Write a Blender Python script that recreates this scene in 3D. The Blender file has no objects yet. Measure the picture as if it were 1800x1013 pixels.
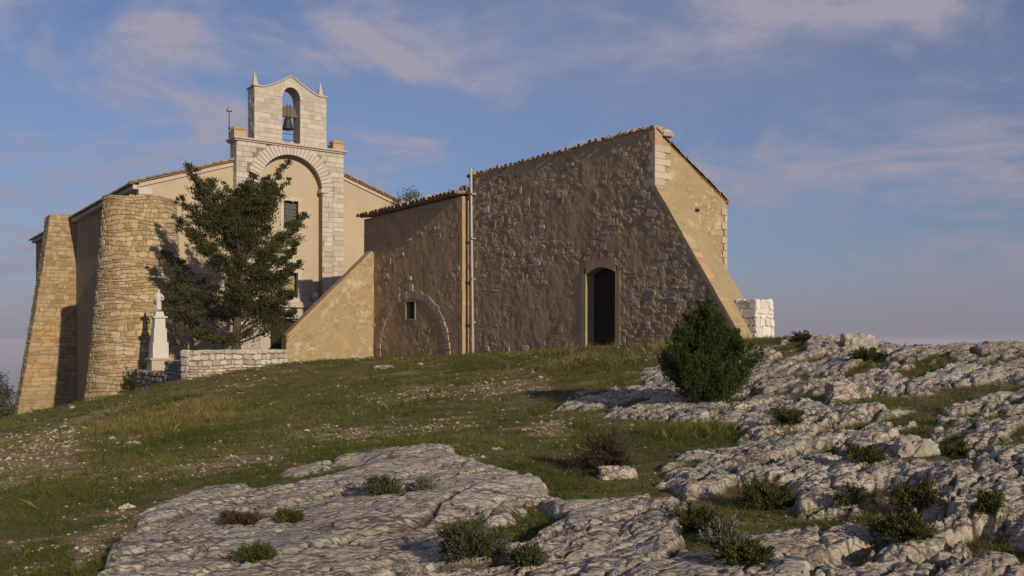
import bpy, math, random
import numpy as np
SC = bpy.context.scene
COL = SC.collection
# ------------------------------------------------------------------ camera, sky, sun, exposure
cam = bpy.data.cameras.new('camera'); camo = bpy.data.objects.new('camera', cam); COL.objects.link(camo)
camo.location = (0, 0, 0); camo.rotation_euler = (math.radians(90), 0, 0)
cam.sensor_width = 36; cam.lens = 32; cam.shift_y = 0.052; cam.clip_start = .1; cam.clip_end = 80000
SC.camera = camo
SUN_EL, SUN_AZ = math.radians(18.0), math.radians(147.0)      # azimuth clockwise from +Y
SDIR = (math.sin(SUN_AZ) * math.cos(SUN_EL), math.cos(SUN_AZ) * math.cos(SUN_EL), math.sin(SUN_EL))
SC.view_settings.view_transform = 'Standard'; SC.view_settings.look = 'None'
SC.view_settings.exposure = -0.15; SC.view_settings.gamma = 1
W = bpy.data.worlds.new('World'); SC.world = W; W.use_nodes = True
def build_world():
    nt = W.node_tree; N = nt.nodes; L = nt.links; bg = N['Background']
    sky = N.new('ShaderNodeTexSky'); sky.sky_type = 'NISHITA'; sky.sun_disc = False
    sky.sun_elevation = SUN_EL; sky.sun_rotation = SUN_AZ; sky.air_density = 1.0; sky.dust_density = .2; sky.ozone_density = 4.5
    tc = N.new('ShaderNodeTexCoord'); sep = N.new('ShaderNodeSeparateXYZ'); L.new(tc.outputs['Generated'], sep.inputs[0])
    def m(op, a, b):
        n = N.new('ShaderNodeMath'); n.operation = op
        for i, q in enumerate((a, b)):
            if hasattr(q, 'links'): L.new(q, n.inputs[i])
            else: n.inputs[i].default_value = q
        return n.outputs[0]
    zz = m('ADD', m('MAXIMUM', sep.outputs[2], 0.0), .16)
    cx = m('DIVIDE', sep.outputs[0], zz); cy = m('DIVIDE', sep.outputs[1], zz)
    cv = N.new('ShaderNodeCombineXYZ'); L.new(cx, cv.inputs[0]); L.new(cy, cv.inputs[1])
    def noise(scale, det, rough, off, dist=0.0):
        mp = N.new('ShaderNodeMapping'); L.new(cv.outputs[0], mp.inputs[0]); mp.inputs['Location'].default_value = off
        n = N.new('ShaderNodeTexNoise'); L.new(mp.outputs[0], n.inputs['Vector'])
        n.inputs['Scale'].default_value = scale; n.inputs['Detail'].default_value = det; n.inputs['Roughness'].default_value = rough
        n.inputs['Distortion'].default_value = dist
        return n.outputs[0]
    def rng(v, a, b):
        n = N.new('ShaderNodeMapRange'); n.interpolation_type = 'SMOOTHSTEP'; L.new(v, n.inputs[0])
        n.inputs[1].default_value = a; n.inputs[2].default_value = b; return n.outputs[0]
    big = rng(noise(.62, 3, .5, (3.1, 1.7, 0)), .28, .52)
    fine = rng(noise(1.9, 10, .62, (7.3, 2.2, 4), .45), .42, .68)
    cl = m('MULTIPLY', big, fine)
    veil = m('MULTIPLY', rng(noise(.5, 4, .5, (1.3, 5.2, 9)), .32, .72), .30)
    fac = m('MINIMUM', m('ADD', m('MULTIPLY', cl, .95), veil), .9)
    mix = N.new('ShaderNodeMix'); mix.data_type = 'RGBA'; L.new(fac, mix.inputs[0]); L.new(sky.outputs[0], mix.inputs[6])
    mix.inputs[7].default_value = (4.9, 4.75, 5.2, 1)
    # low haze band, the same all round the horizon
    hz = m('MULTIPLY', m('POWER', 2.718, m('MULTIPLY', m('MAXIMUM', sep.outputs[2], 0.0), -7.5)), .82)
    mh = N.new('ShaderNodeMix'); mh.data_type = 'RGBA'; L.new(hz, mh.inputs[0]); L.new(mix.outputs[2], mh.inputs[6]); mh.inputs[7].default_value = (2.35, 2.25, 2.95, 1)
    tn = N.new('ShaderNodeMix'); tn.data_type = 'RGBA'; tn.blend_type = 'MULTIPLY'; tn.inputs[0].default_value = 1; L.new(mh.outputs[2], tn.inputs[6]); tn.inputs[7].default_value = (.86, .83, .91, 1)
    L.new(tn.outputs[2], bg.inputs[0]); bg.inputs[1].default_value = .102
build_world()
sl = bpy.data.lights.new('sun', 'SUN'); sl.energy = 4.2; sl.angle = math.radians(.55); sl.color = (1, .83, .62)
slo = bpy.data.objects.new('sun', sl); COL.objects.link(slo)
from mathutils import Vector
slo.rotation_euler = Vector(SDIR).to_track_quat('Z', 'Y').to_euler()

# ------------------------------------------------------------------ numeric helpers
rnd = random.Random(7); RS = np.random.RandomState(11)
def hsh(ix, iy, s):
    h = (ix.astype(np.int64) * 374761393 + iy.astype(np.int64) * 668265263 + s * 974634777) & 0xffffffff
    h = ((h ^ (h >> 13)) * 1274126177) & 0xffffffff
    h = h ^ (h >> 16)
    return (h & 0xffffff) / float(0x1000000)
def vnoise(x, y, s=0):
    ix = np.floor(x); iy = np.floor(y); fx = x - ix; fy = y - iy
    fx = fx * fx * (3 - 2 * fx); fy = fy * fy * (3 - 2 * fy)
    a = hsh(ix, iy, s); b = hsh(ix + 1, iy, s); c = hsh(ix, iy + 1, s); d = hsh(ix + 1, iy + 1, s)
    return (a * (1 - fx) + b * fx) * (1 - fy) + (c * (1 - fx) + d * fx) * fy
def fbm(x, y, s=0, o=4):
    t = 0; a = .5
    for i in range(o):
        t = t + a * vnoise(x, y, s + i * 17); x = x * 2.03 + 5.1; y = y * 2.03 + 1.7; a *= .5
    return t / (1 - .5 ** o)
def voro(x, y, s):
    ix = np.floor(x); iy = np.floor(y); F1 = np.full(x.shape, 9.); F2 = F1.copy(); hid = np.zeros(x.shape); dx = hid.copy(); dy = hid.copy()
    for i in (-1, 0, 1):
        for j in (-1, 0, 1):
            cx = ix + i; cy = iy + j
            px = cx + .1 + .8 * hsh(cx, cy, s); py = cy + .1 + .8 * hsh(cx, cy, s + 5)
            d = np.hypot(x - px, y - py); n = d < F1
            F2 = np.where(n, F1, np.minimum(F2, d)); F1 = np.where(n, d, F1)
            hid = np.where(n, hsh(cx, cy, s + 9), hid); dx = np.where(n, x - px, dx); dy = np.where(n, y - py, dy)
    return F1, F2, hid, dx, dy
def sstep(a, b, x):
    t = np.clip((x - a) / (b - a), 0, 1); return t * t * (3 - 2 * t)

U = np.array([.809, .588, 0]); V = np.array([.588, -.809, 0]); C0 = np.array([-11.79, 48., 0]); Z = np.array([0, 0, 1.])
def EN(e, n, z): return C0 + e * U + n * V + z * Z
def ENa(e, n, z): return C0 + np.multiply.outer(e, U) + np.multiply.outer(n, V) + np.multiply.outer(z, Z)
def at(px, py, D): return np.array([(px - 900) / 1600 * D, D, (600 - py) / 1600 * D])

# ------------------------------------------------------------------ object helpers
def mesh(name, v, f, rn=None, smooth=False):
    me = bpy.data.meshes.new(name); me.from_pydata([tuple(p) for p in v], [], f); me.update()
    if rn is None: rn = .4
    if True:
        a = me.attributes.new('rnd', 'FLOAT', 'POINT'); a.data.foreach_set('value', np.broadcast_to(np.asarray(rn, dtype=np.float32), (len(v),)).copy())
    if smooth: me.shade_smooth()
    return me
def fastmesh(name, v, tris, attrs=None, smooth=False, n=3):
    v = np.asarray(v, dtype=np.float32); t = np.asarray(tris, dtype=np.int32)
    me = bpy.data.meshes.new(name); me.vertices.add(len(v)); me.vertices.foreach_set('co', v.ravel())
    me.loops.add(t.size); me.loops.foreach_set('vertex_index', t.ravel()); me.polygons.add(len(t))
    me.polygons.foreach_set('loop_start', np.arange(0, t.size, n, dtype=np.int32))
    me.polygons.foreach_set('loop_total', np.full(len(t), n, dtype=np.int32))
    for k, a in (attrs or {}).items():
        q = me.attributes.new(k, 'FLOAT', 'POINT'); q.data.foreach_set('value', np.asarray(a, dtype=np.float32))
    me.update(calc_edges=True); me.validate()
    me.polygons.foreach_set('use_smooth', np.full(len(t), smooth)); return me
def thing(name, label, cat, loc, group=None):
    o = bpy.data.objects.new(name, None); COL.objects.link(o); o.location = tuple(loc); o.empty_display_size = .3
    tag(o, label, cat, group); return o
def tag(o, label, cat, group=None):
    o['label'] = label; o['category'] = cat
    if group: o['group'] = group
    return o
def link(name, me, m, parent=None, loc=None):
    o = bpy.data.objects.new(name, me); COL.objects.link(o)
    if m is not None and not me.materials: me.materials.append(m)
    if loc is not None: o.location = tuple(loc)
    if parent is not None: o.parent = parent
    return o
def rootloc(p):
    l = np.zeros(3)
    while p is not None: l = l + np.array(p.location); p = p.parent
    return l
def part(name, v, f, m, parent, rn=None, smooth=False):
    """v in world coordinates; the object's origin goes to the piece's centre"""
    v = np.asarray(v, dtype=float); c = v.mean(0)
    return link(name, mesh(name, v - c, f, rn, smooth), m, parent, c - rootloc(parent))
def box_vf(p0, ax, ay, az):
    p0 = np.asarray(p0, float); v = [p0 + i * ax + j * ay + k * az for k in (0, 1) for j in (0, 1) for i in (0, 1)]
    return v, [(0, 2, 3, 1), (4, 5, 7, 6), (0, 1, 5, 4), (2, 6, 7, 3), (0, 4, 6, 2), (1, 3, 7, 5)]
def enbox(e0, e1, n0, n1, z0, z1): return box_vf(EN(e0, n0, z0), (e1 - e0) * U, (n1 - n0) * V, (z1 - z0) * Z)
def prism(poly, off):
    """polygon points (world) extruded by vector off"""
    a = [np.asarray(p, float) for p in poly]; k = len(a); v = a + [p + off for p in a]
    return v, [tuple(range(k))[::-1], tuple(range(k, 2 * k))] + [(i, (i + 1) % k, k + (i + 1) % k, k + i) for i in range(k)]
def join(lst):
    v = []; f = []; r = []
    for q in lst:
        b = len(v); v += list(q[0]); f += [tuple(i + b for i in p) for p in q[1]]; r += [q[2] if len(q) > 2 else .5] * len(q[0])
    return v, f, r
def tube_vf(pts, rad, k=7):
    pts = [np.asarray(p, float) for p in pts]; v = []; f = []
    for i, p in enumerate(pts):
        d = pts[min(i + 1, len(pts) - 1)] - pts[max(i - 1, 0)]; d = d / (np.linalg.norm(d) + 1e-9)
        a = np.cross(d, [.31, .95, .1]); a /= np.linalg.norm(a); b = np.cross(d, a)
        v += [p + rad[i] * (math.cos(6.2832 * j / k) * a + math.sin(6.2832 * j / k) * b) for j in range(k)]
    for i in range(len(pts) - 1):
        for j in range(k): f.append((i * k + j, i * k + (j + 1) % k, (i + 1) * k + (j + 1) % k, (i + 1) * k + j))
    f += [tuple(range(k))[::-1], tuple(range((len(pts) - 1) * k, len(pts) * k))]; return v, f
def lathe_vf(c, prof, k=16):
    v = []; f = []
    for r, z in prof: v += [np.asarray(c, float) + [r * math.cos(6.2832 * j / k), r * math.sin(6.2832 * j / k), z] for j in range(k)]
    for i in range(len(prof) - 1):
        for j in range(k): f.append((i * k + j, i * k + (j + 1) % k, (i + 1) * k + (j + 1) % k, (i + 1) * k + j))
    f += [tuple(range(k))[::-1], tuple(range((len(prof) - 1) * k, len(prof) * k))]; return v, f

# ------------------------------------------------------------------ materials
def mat(name, ramp, scale=3., bump=.3, rough=.9, bscale=None, attr='rnd', mixn=.5, spec=.2, spots=None, metal=0, transl=0, bdist=.02):
    m = bpy.data.materials.new(name); m.use_nodes = True; nt = m.node_tree; N = nt.nodes; L = nt.links; b = N['Principled BSDF']
    b.inputs['Roughness'].default_value = rough; b.inputs['Specular IOR Level'].default_value = spec; b.inputs['Metallic'].default_value = metal
    g = N.new('ShaderNodeNewGeometry')
    n1 = N.new('ShaderNodeTexNoise'); L.new(g.outputs['Position'], n1.inputs['Vector']); n1.inputs['Scale'].default_value = scale
    n1.inputs['Detail'].default_value = 8; n1.inputs['Roughness'].default_value = .65
    v = n1.outputs[0]
    if attr:
        a = N.new('ShaderNodeAttribute'); a.attribute_name = attr
        mx = N.new('ShaderNodeMix'); mx.inputs[0].default_value = mixn; L.new(a.outputs['Fac'], mx.inputs[2]); L.new(v, mx.inputs[3]); v = mx.outputs[0]
    r = N.new('ShaderNodeValToRGB'); L.new(v, r.inputs[0]); el = r.color_ramp.elements
    while len(el) < len(ramp): el.new(.5)
    for q, (p, c) in zip(el, ramp): q.position = p; q.color = (*c, 1)
    col = r.outputs[0]
    for (sc, lo, hi, c, amt) in (spots or []):
        n2 = N.new('ShaderNodeTexNoise'); L.new(g.outputs['Position'], n2.inputs['Vector']); n2.inputs['Scale'].default_value = sc
        n2.inputs['Detail'].default_value = 6; n2.inputs['Roughness'].default_value = .6
        mr = N.new('ShaderNodeMapRange'); L.new(n2.outputs[0], mr.inputs[0]); mr.inputs[1].default_value = lo; mr.inputs[2].default_value = hi; mr.inputs[4].default_value = amt
        mm = N.new('ShaderNodeMix'); mm.data_type = 'RGBA'; L.new(mr.outputs[0], mm.inputs[0]); L.new(col, mm.inputs[6]); mm.inputs[7].default_value = (*c, 1); col = mm.outputs[2]
    L.new(col, b.inputs['Base Color'])
    if bump:
        n3 = N.new('ShaderNodeTexNoise'); L.new(g.outputs['Position'], n3.inputs['Vector']); n3.inputs['Scale'].default_value = bscale or scale * 6
        n3.inputs['Detail'].default_value = 8; n3.inputs['Roughness'].default_value = .7
        bp = N.new('ShaderNodeBump'); bp.inputs['Strength'].default_value = bump; bp.inputs['Distance'].default_value = bdist
        L.new(n3.outputs[0], bp.inputs['Height']); L.new(bp.outputs[0], b.inputs['Normal'])
    if transl:
        t = N.new('ShaderNodeBsdfTranslucent'); L.new(col, t.inputs[0]); ms = N.new('ShaderNodeMixShader'); ms.inputs[0].default_value = transl
        L.new(b.outputs[0], ms.inputs[1]); L.new(t.outputs[0], ms.inputs[2]); L.new(ms.outputs[0], N['Material Output'].inputs[0])
    return m
M = {}
M['plaster'] = mat('cream_plaster', [(.25, (.41, .335, .235)), (.75, (.49, .405, .29))], .6, .15, bscale=14, attr=None, spots=[(.35, .55, .75, (.40, .31, .20), .5)])
M['ashlar'] = mat('pale_ashlar', [(.1, (.33, .285, .23)), (.5, (.47, .42, .355)), (.9, (.58, .535, .47))], 2.5, .35, bscale=22, mixn=.55, spots=[(1.1, .62, .72, (.36, .26, .12), .5)])
M['rubble'] = mat('ochre_rubble', [(.1, (.20, .14, .07)), (.45, (.38, .285, .15)), (.85, (.51, .41, .25))], 2.2, .5, bscale=18, mixn=.5, spots=[(.35, .60, .72, (.47, .42, .33), .6)])
M['rubble2'] = mat('ochre_rubble_lichen', [(.1, (.19, .135, .075)), (.45, (.33, .245, .135)), (.85, (.44, .345, .21))], 2.2, .5, bscale=18, mixn=.5, spots=[(.30, .60, .68, (.50, .25, .05), .7)])
M['mortar'] = mat('old_mortar', [(.2, (.20, .15, .09)), (.8, (.30, .23, .145))], 3, .5, attr=None)
M['barn'] = mat('weathered_brown_render', [(.2, (.23, .15, .088)), (.45, (.40, .28, .165)), (.72, (.49, .37, .235)), (.95, (.62, .52, .40))], 1.6, .55, bscale=16, mixn=.55, bdist=.03, spots=[(.5, .58, .72, (.24, .165, .11), .6), (2.5, .64, .70, (.36, .32, .27), .6), (.7, .66, .72, (.38, .20, .07), .5)])
M['barnstone'] = mat('grey_field_stone', [(.1, (.25, .18, .13)), (.45, (.38, .30, .225)), (.8, (.52, .45, .37)), (1, (.42, .27, .14))], 3, .5, bscale=25, mixn=.3)
M['gable'] = mat('sunny_ochre_render', [(.15, (.22, .16, .09)), (.38, (.33, .255, .145)), (.6, (.40, .315, .19)), (.9, (.54, .465, .35))], 1.4, .7, bscale=15, mixn=.5, spots=[(1.3, .60, .68, (.50, .44, .35), .8), (.6, .62, .70, (.42, .22, .05), .6), (3.2, .60, .70, (.24, .175, .10), .6), (9, .62, .70, (.20, .15, .09), .6)])
M['quoin'] = mat('white_quoin', [(.1, (.34, .28, .20)), (.9, (.54, .48, .385))], 3, .4, bscale=20)
M['white'] = mat('whitewash', [(.1, (.56, .53, .47)), (.9, (.70, .68, .63))], 4, .5, bscale=25, spots=[(3, .62, .70, (.42, .37, .30), .5)])
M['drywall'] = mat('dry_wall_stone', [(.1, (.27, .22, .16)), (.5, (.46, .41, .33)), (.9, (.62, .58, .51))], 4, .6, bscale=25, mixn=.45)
M['shade_wall'] = mat('shade_toned_stone', [(.1, (.12, .10, .085)), (.5, (.22, .19, .16)), (.9, (.34, .31, .27))], 4, .6, bscale=25, mixn=.45)  # darker copy of the dry wall stone, with shade put into its colour
M['tile'] = mat('terracotta_tile', [(.05, (.17, .11, .075)), (.4, (.29, .19, .125)), (.75, (.37, .285, .195)), (1, (.40, .35, .27))], 5, .4, bscale=30, mixn=.4)
M['dark'] = mat('dark_brown_wood', [(.2, (.018, .013, .010)), (.8, (.035, .027, .02))], 6, .3, attr=None)
M['glass'] = mat('dusty_window', [(.2, (.05, .045, .04)), (.8, (.09, .08, .065))], 3, .05, rough=.35, attr=None, spec=.5)
M['bronze'] = mat('dark_bronze', [(.2, (.05, .045, .04)), (.8, (.10, .085, .065))], 8, .1, rough=.5, attr=None, metal=.6)
M['wood'] = mat('grey_weathered_wood', [(.2, (.11, .085, .065)), (.8, (.19, .155, .12))], 9, .3, attr=None)
M['zinc'] = mat('zinc_pipe', [(.2, (.34, .33, .32)), (.8, (.48, .47, .45))], 5, .1, rough=.45, attr=None, metal=.5)
M['marble'] = mat('white_marble', [(.2, (.50, .475, .43)), (.8, (.60, .575, .53))], 4, .1, attr=None)
M['iron'] = mat('black_iron', [(.2, (.03, .03, .03)), (.8, (.05, .05, .05))], 5, .1, rough=.5, attr=None)
M['bark'] = mat('grey_brown_bark', [(.2, (.06, .045, .035)), (.8, (.13, .10, .075))], 9, .8, attr=None)
M['earth'] = mat('terrace_earth', [(.2, (.22, .17, .11)), (.8, (.34, .27, .18))], 4, .4, attr=None)
def leafmat(name, a, b, c): return mat(name, [(.1, a), (.5, b), (.95, c)], 1.5, 0, rough=.75, mixn=.25, transl=.18, spec=.15)
M['conifer'] = leafmat('conifer_leaf', (.026, .031, .010), (.055, .06, .019), (.12, .11, .034))
M['juniper'] = leafmat('juniper_leaf', (.02, .032, .008), (.045, .065, .014), (.09, .105, .025))
M['rosemary'] = leafmat('rosemary_leaf', (.05, .058, .026), (.085, .095, .045), (.14, .14, .075))
M['green'] = leafmat('cushion_leaf', (.04, .05, .015), (.08, .09, .026), (.15, .145, .05))
M['brown'] = leafmat('brown_shrub_leaf', (.045, .032, .02), (.085, .06, .035), (.13, .10, .05))
M['silver'] = leafmat('silver_leaf', (.09, .10, .06), (.16, .17, .11), (.34, .35, .28))
M['olive'] = leafmat('olive_leaf', (.05, .06, .03), (.09, .10, .05), (.15, .16, .09))
M['grass'] = mat('grass_blade', [(.0, (.05, .076, .013)), (.35, (.105, .128, .026)), (.62, (.18, .155, .045)), (1, (.29, .22, .105))], 1.2, 0, rough=.8, mixn=.12, transl=.25, spec=.1)
def ground_material():
    m = bpy.data.materials.new('limestone_and_turf'); m.use_nodes = True; nt = m.node_tree; N = nt.nodes; L = nt.links; b = N['Principled BSDF']
    b.inputs['Roughness'].default_value = .92; b.inputs['Specular IOR Level'].default_value = .15
    g = N.new('ShaderNodeNewGeometry')
    def nz(s, d=8, r=.65):
        n = N.new('ShaderNodeTexNoise'); L.new(g.outputs['Position'], n.inputs['Vector']); n.inputs['Scale'].default_value = s; n.inputs['Detail'].default_value = d; n.inputs['Roughness'].default_value = r; return n.outputs[0]
    def ramp(v, *st):
        r = N.new('ShaderNodeValToRGB'); L.new(v, r.inputs[0]); el = r.color_ramp.elements
        while len(el) < len(st): el.new(.5)
        for q, (p, c) in zip(el, st): q.position = p; q.color = (*c, 1)
        return r.outputs[0]
    def mix(f, a, bb):
        q = N.new('ShaderNodeMix'); q.data_type = 'RGBA'
        if hasattr(f, 'links'): L.new(f, q.inputs[0])
        else: q.inputs[0].default_value = f
        for i, c in ((6, a), (7, bb)):
            if hasattr(c, 'links'): L.new(c, q.inputs[i])
            else: q.inputs[i].default_value = (*c, 1)
        return q.outputs[2]
    def rng(v, lo, hi, amt=1.):
        q = N.new('ShaderNodeMapRange'); L.new(v, q.inputs[0]); q.inputs[1].default_value = lo; q.inputs[2].default_value = hi; q.inputs[4].default_value = amt; return q.outputs[0]
    def attr(n):
        q = N.new('ShaderNodeAttribute'); q.attribute_name = n; return q.outputs['Fac']
    rock = ramp(nz(2.2), (.28, (.36, .305, .235)), (.5, (.58, .51, .415)), (.72, (.72, .66, .565)))
    rock = mix(rng(nz(.45, 4), .48, .68, .55), rock, (.43, .335, .26))
    rock = mix(rng(nz(9, 6, .7), .58, .72, .65), rock, (.17, .15, .13))
    rock = mix(rng(nz(.9, 6, .6), .50, .62, .55), rock, (.34, .315, .28)); rock = mix(rng(nz(.6, 5, .6), .56, .68, .5), rock, (.50, .40, .30))
    rock = mix(rng(nz(1.6, 7, .6), .66, .71, .75), rock, (.42, .25, .06))
    rock = mix(rng(nz(40, 3), .55, .75, .4), rock, (.62, .58, .52)); rock = mix(rng(nz(22, 8, .75), .52, .62, .65), rock, (.17, .14, .11))
    soil = ramp(nz(1.4), (.3, (.07, .075, .02)), (.5, (.135, .115, .042)), (.7, (.25, .18, .09)))
    soil = mix(rng(nz(25, 5), .56, .68, .6), soil, (.25, .19, .12))
    grav = ramp(nz(14, 5, .7), (.3, (.17, .115, .06)), (.5, (.30, .215, .125)), (.68, (.44, .345, .225)))
    wn = N.new('ShaderNodeTexNoise'); L.new(g.outputs['Position'], wn.inputs['Vector']); wn.inputs['Scale'].default_value = 3.; wn.inputs['Detail'].default_value = 6
    wm = N.new('ShaderNodeMix'); wm.data_type = 'VECTOR'; wm.inputs[0].default_value = .16; L.new(g.outputs['Position'], wm.inputs[4]); L.new(wn.outputs['Color'], wm.inputs[5])
    def edge(sc):
        mpn = N.new('ShaderNodeMapping'); L.new(wm.outputs[1], mpn.inputs[0]); mpn.inputs['Rotation'].default_value = (0, 0, -.7); mpn.inputs['Scale'].default_value = (sc * .7, sc * 2.6, sc * 1.6)
        vr = N.new('ShaderNodeTexVoronoi'); vr.feature = 'DISTANCE_TO_EDGE'; L.new(mpn.outputs[0], vr.inputs['Vector']); vr.inputs['Scale'].default_value = 1.; return vr.outputs['Distance']
    e1, e2 = edge(2.6), edge(8.)
    def mul(p, q):
        n = N.new('ShaderNodeMath'); n.operation = 'MULTIPLY'; L.new(p, n.inputs[0]); L.new(q, n.inputs[1]); return n.outputs[0]
    pat = rng(nz(1.1, 4), .38, .52)
    rock = mix(mul(rng(e1, .07, .0, .9), pat), rock, (.09, .072, .05)); rock = mix(mul(rng(e2, .09, .0, .8), rng(nz(1.7, 4), .38, .55)), rock, (.13, .105, .08))
    rock = mix(rng(attr('crack'), .25, .9, .85), rock, (.085, .068, .045))
    col = mix(attr('grav'), soil, grav); col = mix(attr('rock'), col, rock)
    L.new(col, b.inputs['Base Color'])
    bp = N.new('ShaderNodeBump'); bp.inputs['Strength'].default_value = .8; bp.inputs['Distance'].default_value = .045; hs = N.new('ShaderNodeMath'); hs.operation = 'MULTIPLY_ADD'; L.new(rng(e2, 0., .12), hs.inputs[0]); hs.inputs[1].default_value = .35; L.new(nz(13, 12, .78), hs.inputs[2])
    h2 = N.new('ShaderNodeMath'); h2.operation = 'MULTIPLY_ADD'; L.new(rng(e1, 0., .06), h2.inputs[0]); h2.inputs[1].default_value = .4; L.new(hs.outputs[0], h2.inputs[2]); L.new(h2.outputs[0], bp.inputs['Height'])
    L.new(bp.outputs[0], b.inputs['Normal']); return m
M['ground'] = ground_material()

# ------------------------------------------------------------------ terrain
CP = [at(*p) for p in [(0, 1013, 7), (450, 1013, 6.4), (900, 1013, 6), (1350, 1013, 5.8), (1800, 1013, 5.6),
    (0, 900, 10.5), (250, 900, 9.5), (600, 900, 8.4), (900, 900, 8), (1250, 900, 7.8), (1500, 870, 8), (1800, 860, 7.6),
    (0, 800, 17), (250, 800, 15), (500, 800, 13), (750, 800, 11.5), (1000, 800, 11), (1250, 800, 10.5), (1500, 780, 10.5), (1750, 770, 10),
    (0, 740, 36), (250, 740, 25), (500, 720, 22), (900, 720, 18), (1240, 708, 16.5), (1500, 700, 14.5), (1780, 690, 13.5),
    (30, 733, 53), (130, 724, 50), (150, 722, 41.5), (225, 700, 40.5), (245, 692, 39.6), (290, 684, 37), (335, 668, 34), (420, 652, 35), (510, 641, 38), (500, 675, 29), (660, 632, 40.6), (750, 628, 37), (820, 624, 34.8), (900, 650, 27),
    (1050, 608, 29), (1170, 606, 26.3), (1300, 596, 24.2), (1200, 640, 21.5), (1350, 600, 24), (1420, 594, 23), (1540, 606, 21.5), (1640, 632, 20.5), (1700, 612, 18), (1800, 610, 17.5), (1500, 640, 18)]]
CP += [np.array(p) for p in [(-3., 0, -1.8), (0, 0, -1.6), (3, 0, -1.3), (0, -10, -2.2), (12, 0, -.4), (-12, 0, -2.8), (14, 20, -.6), (20, 16, -1.5), (12, 32, -1.2), (20, 30, -3.5), (-14, 45, -1.9), (-8, 50, -1.6), (0, 44, -1.2), (6, 38, -1.2), (-25, 44, -4.3), (-35, 55, -7), (-20, 66, -5.5), (0, 65, -4), (20, 50, -6), (-30, 30, -5.5), (-22, 20, -3.6), (-17, 10, -3.1)]]
CP = np.array(CP)
def tps_fit(P, lam=.6):
    d = np.hypot(P[:, None, 0] - P[None, :, 0], P[:, None, 1] - P[None, :, 1]); K = np.where(d > 0, d * d * np.log(d + 1e-9), 0) + lam * np.eye(len(P))
    A = np.hstack([np.ones((len(P), 1)), P[:, :2]]); n = len(P)
    S = np.zeros((n + 3, n + 3)); S[:n, :n] = K; S[:n, n:] = A; S[n:, :n] = A.T
    return np.linalg.solve(S, np.r_[P[:, 2], 0, 0, 0])
TW = tps_fit(CP)
def base(x, y):
    x = np.asarray(x, float); y = np.asarray(y, float); shp = x.shape; x = x.ravel(); y = y.ravel()
    r = np.hypot(x, y - 25); k = np.minimum(1, 48 / np.maximum(r, 1e-6)); xc = x * k; yc = 25 + (y - 25) * k
    z = TW[-3] + TW[-2] * xc + TW[-1] * yc
    for i in range(len(CP)):
        d2 = (xc - CP[i, 0]) ** 2 + (yc - CP[i, 1]) ** 2; z = z + TW[i] * .5 * d2 * np.log(d2 + 1e-12)
    z = z - np.maximum(r - 48, 0) * .36
    return z.reshape(shp)
# layout masks drawn in photograph pixels, looked up through the ground position they fall on
def raster(polys):
    gy, gx = np.mgrid[0:135, 0:240]; X = gx * 8 - 60.; Y = gy * 4 + 540.; out = np.zeros(X.shape)
    for poly in polys:
        ins = np.zeros(X.shape, bool); k = len(poly)
        for i in range(k):
            x1, y1 = poly[i]; x2, y2 = poly[(i + 1) % k]
            if y1 == y2: continue
            c = ((y1 > Y) != (y2 > Y)) & (X < (x2 - x1) * (Y - y1) / (y2 - y1) + x1); ins ^= c
        out = np.maximum(out, ins)
    for _ in range(4):
        p = np.pad(out, 1, mode='edge'); out = (p[:-2, 1:-1] + p[2:, 1:-1] + p[1:-1, :-2] + p[1:-1, 2:] + 2 * p[1:-1, 1:-1]) / 6
    return out
ROCK = raster([[(190, 1080), (190, 1000), (245, 922), (280, 888), (440, 848), (600, 806), (700, 790), (760, 792), (800, 812), (930, 822), (990, 862), (1010, 890), (1060, 885), (1170, 905), (1230, 960), (1235, 1080)],
               [(960, 714), (1010, 692), (1120, 674), (1170, 640), (1330, 612), (1400, 570), (1900, 570), (1900, 1080), (1235, 1080), (1190, 900), (1150, 850), (1240, 806), (1330, 775), (1200, 752), (1100, 738), (960, 722)], [(1040, 850), (1060, 825), (1120, 822), (1125, 850)]])
HOLL = raster([[(1050, 790), (1100, 750), (1320, 752), (1300, 790), (1200, 800), (1150, 850), (1050, 850)], [(1190, 900), (1280, 860), (1420, 850), (1420, 900), (1330, 1000), (1230, 1010)],
               [(760, 985), (800, 920), (900, 895), (990, 880), (960, 925), (880, 960)], [(1560, 880), (1640, 860), (1660, 930), (1580, 950)], [(1360, 690), (1600, 700), (1780, 670), (1790, 690), (1600, 720), (1400, 712)], [(420, 855), (640, 815), (640, 830), (440, 870)], [(1550, 740), (1650, 720), (1650, 740)]])
GRAV = raster([[(-60, 770), (60, 760), (150, 725), (260, 700), (150, 760), (130, 850), (-60, 870)], [(640, 700), (760, 675), (900, 668), (960, 660), (960, 690), (800, 700), (680, 715)], [(470, 765), (620, 745), (900, 735), (800, 760), (520, 785)],
               [(60, 1000), (120, 950), (250, 890), (230, 930), (160, 1000), (120, 1030)], [(150, 840), (400, 800), (560, 790), (400, 830), (200, 860)], [(960, 735), (1000, 730), (1010, 760), (930, 775)]])
DRY = raster([[(140, 750), (200, 712), (330, 690), (430, 700), (400, 740), (260, 775), (150, 770)], [(880, 640), (960, 605), (1180, 600), (1180, 625), (1080, 650), (950, 650)], [(1080, 790), (1120, 760), (1310, 760), (1290, 785), (1150, 800)]])
def look(R, x, y, z):
    d = np.maximum(y, 1.5); px = 900 + 1600 * x / d; py = 600 - 1600 * z / d
    gx = np.clip((px + 60) / 8, 0, 238.99); gy = np.clip((py - 540) / 4, 0, 133.99); ix = gx.astype(int); iy = gy.astype(int); fx = gx - ix; fy = gy - iy
    return (R[iy, ix] * (1 - fx) + R[iy, ix + 1] * fx) * (1 - fy) + (R[iy + 1, ix] * (1 - fx) + R[iy + 1, ix + 1] * fx) * fy
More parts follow.
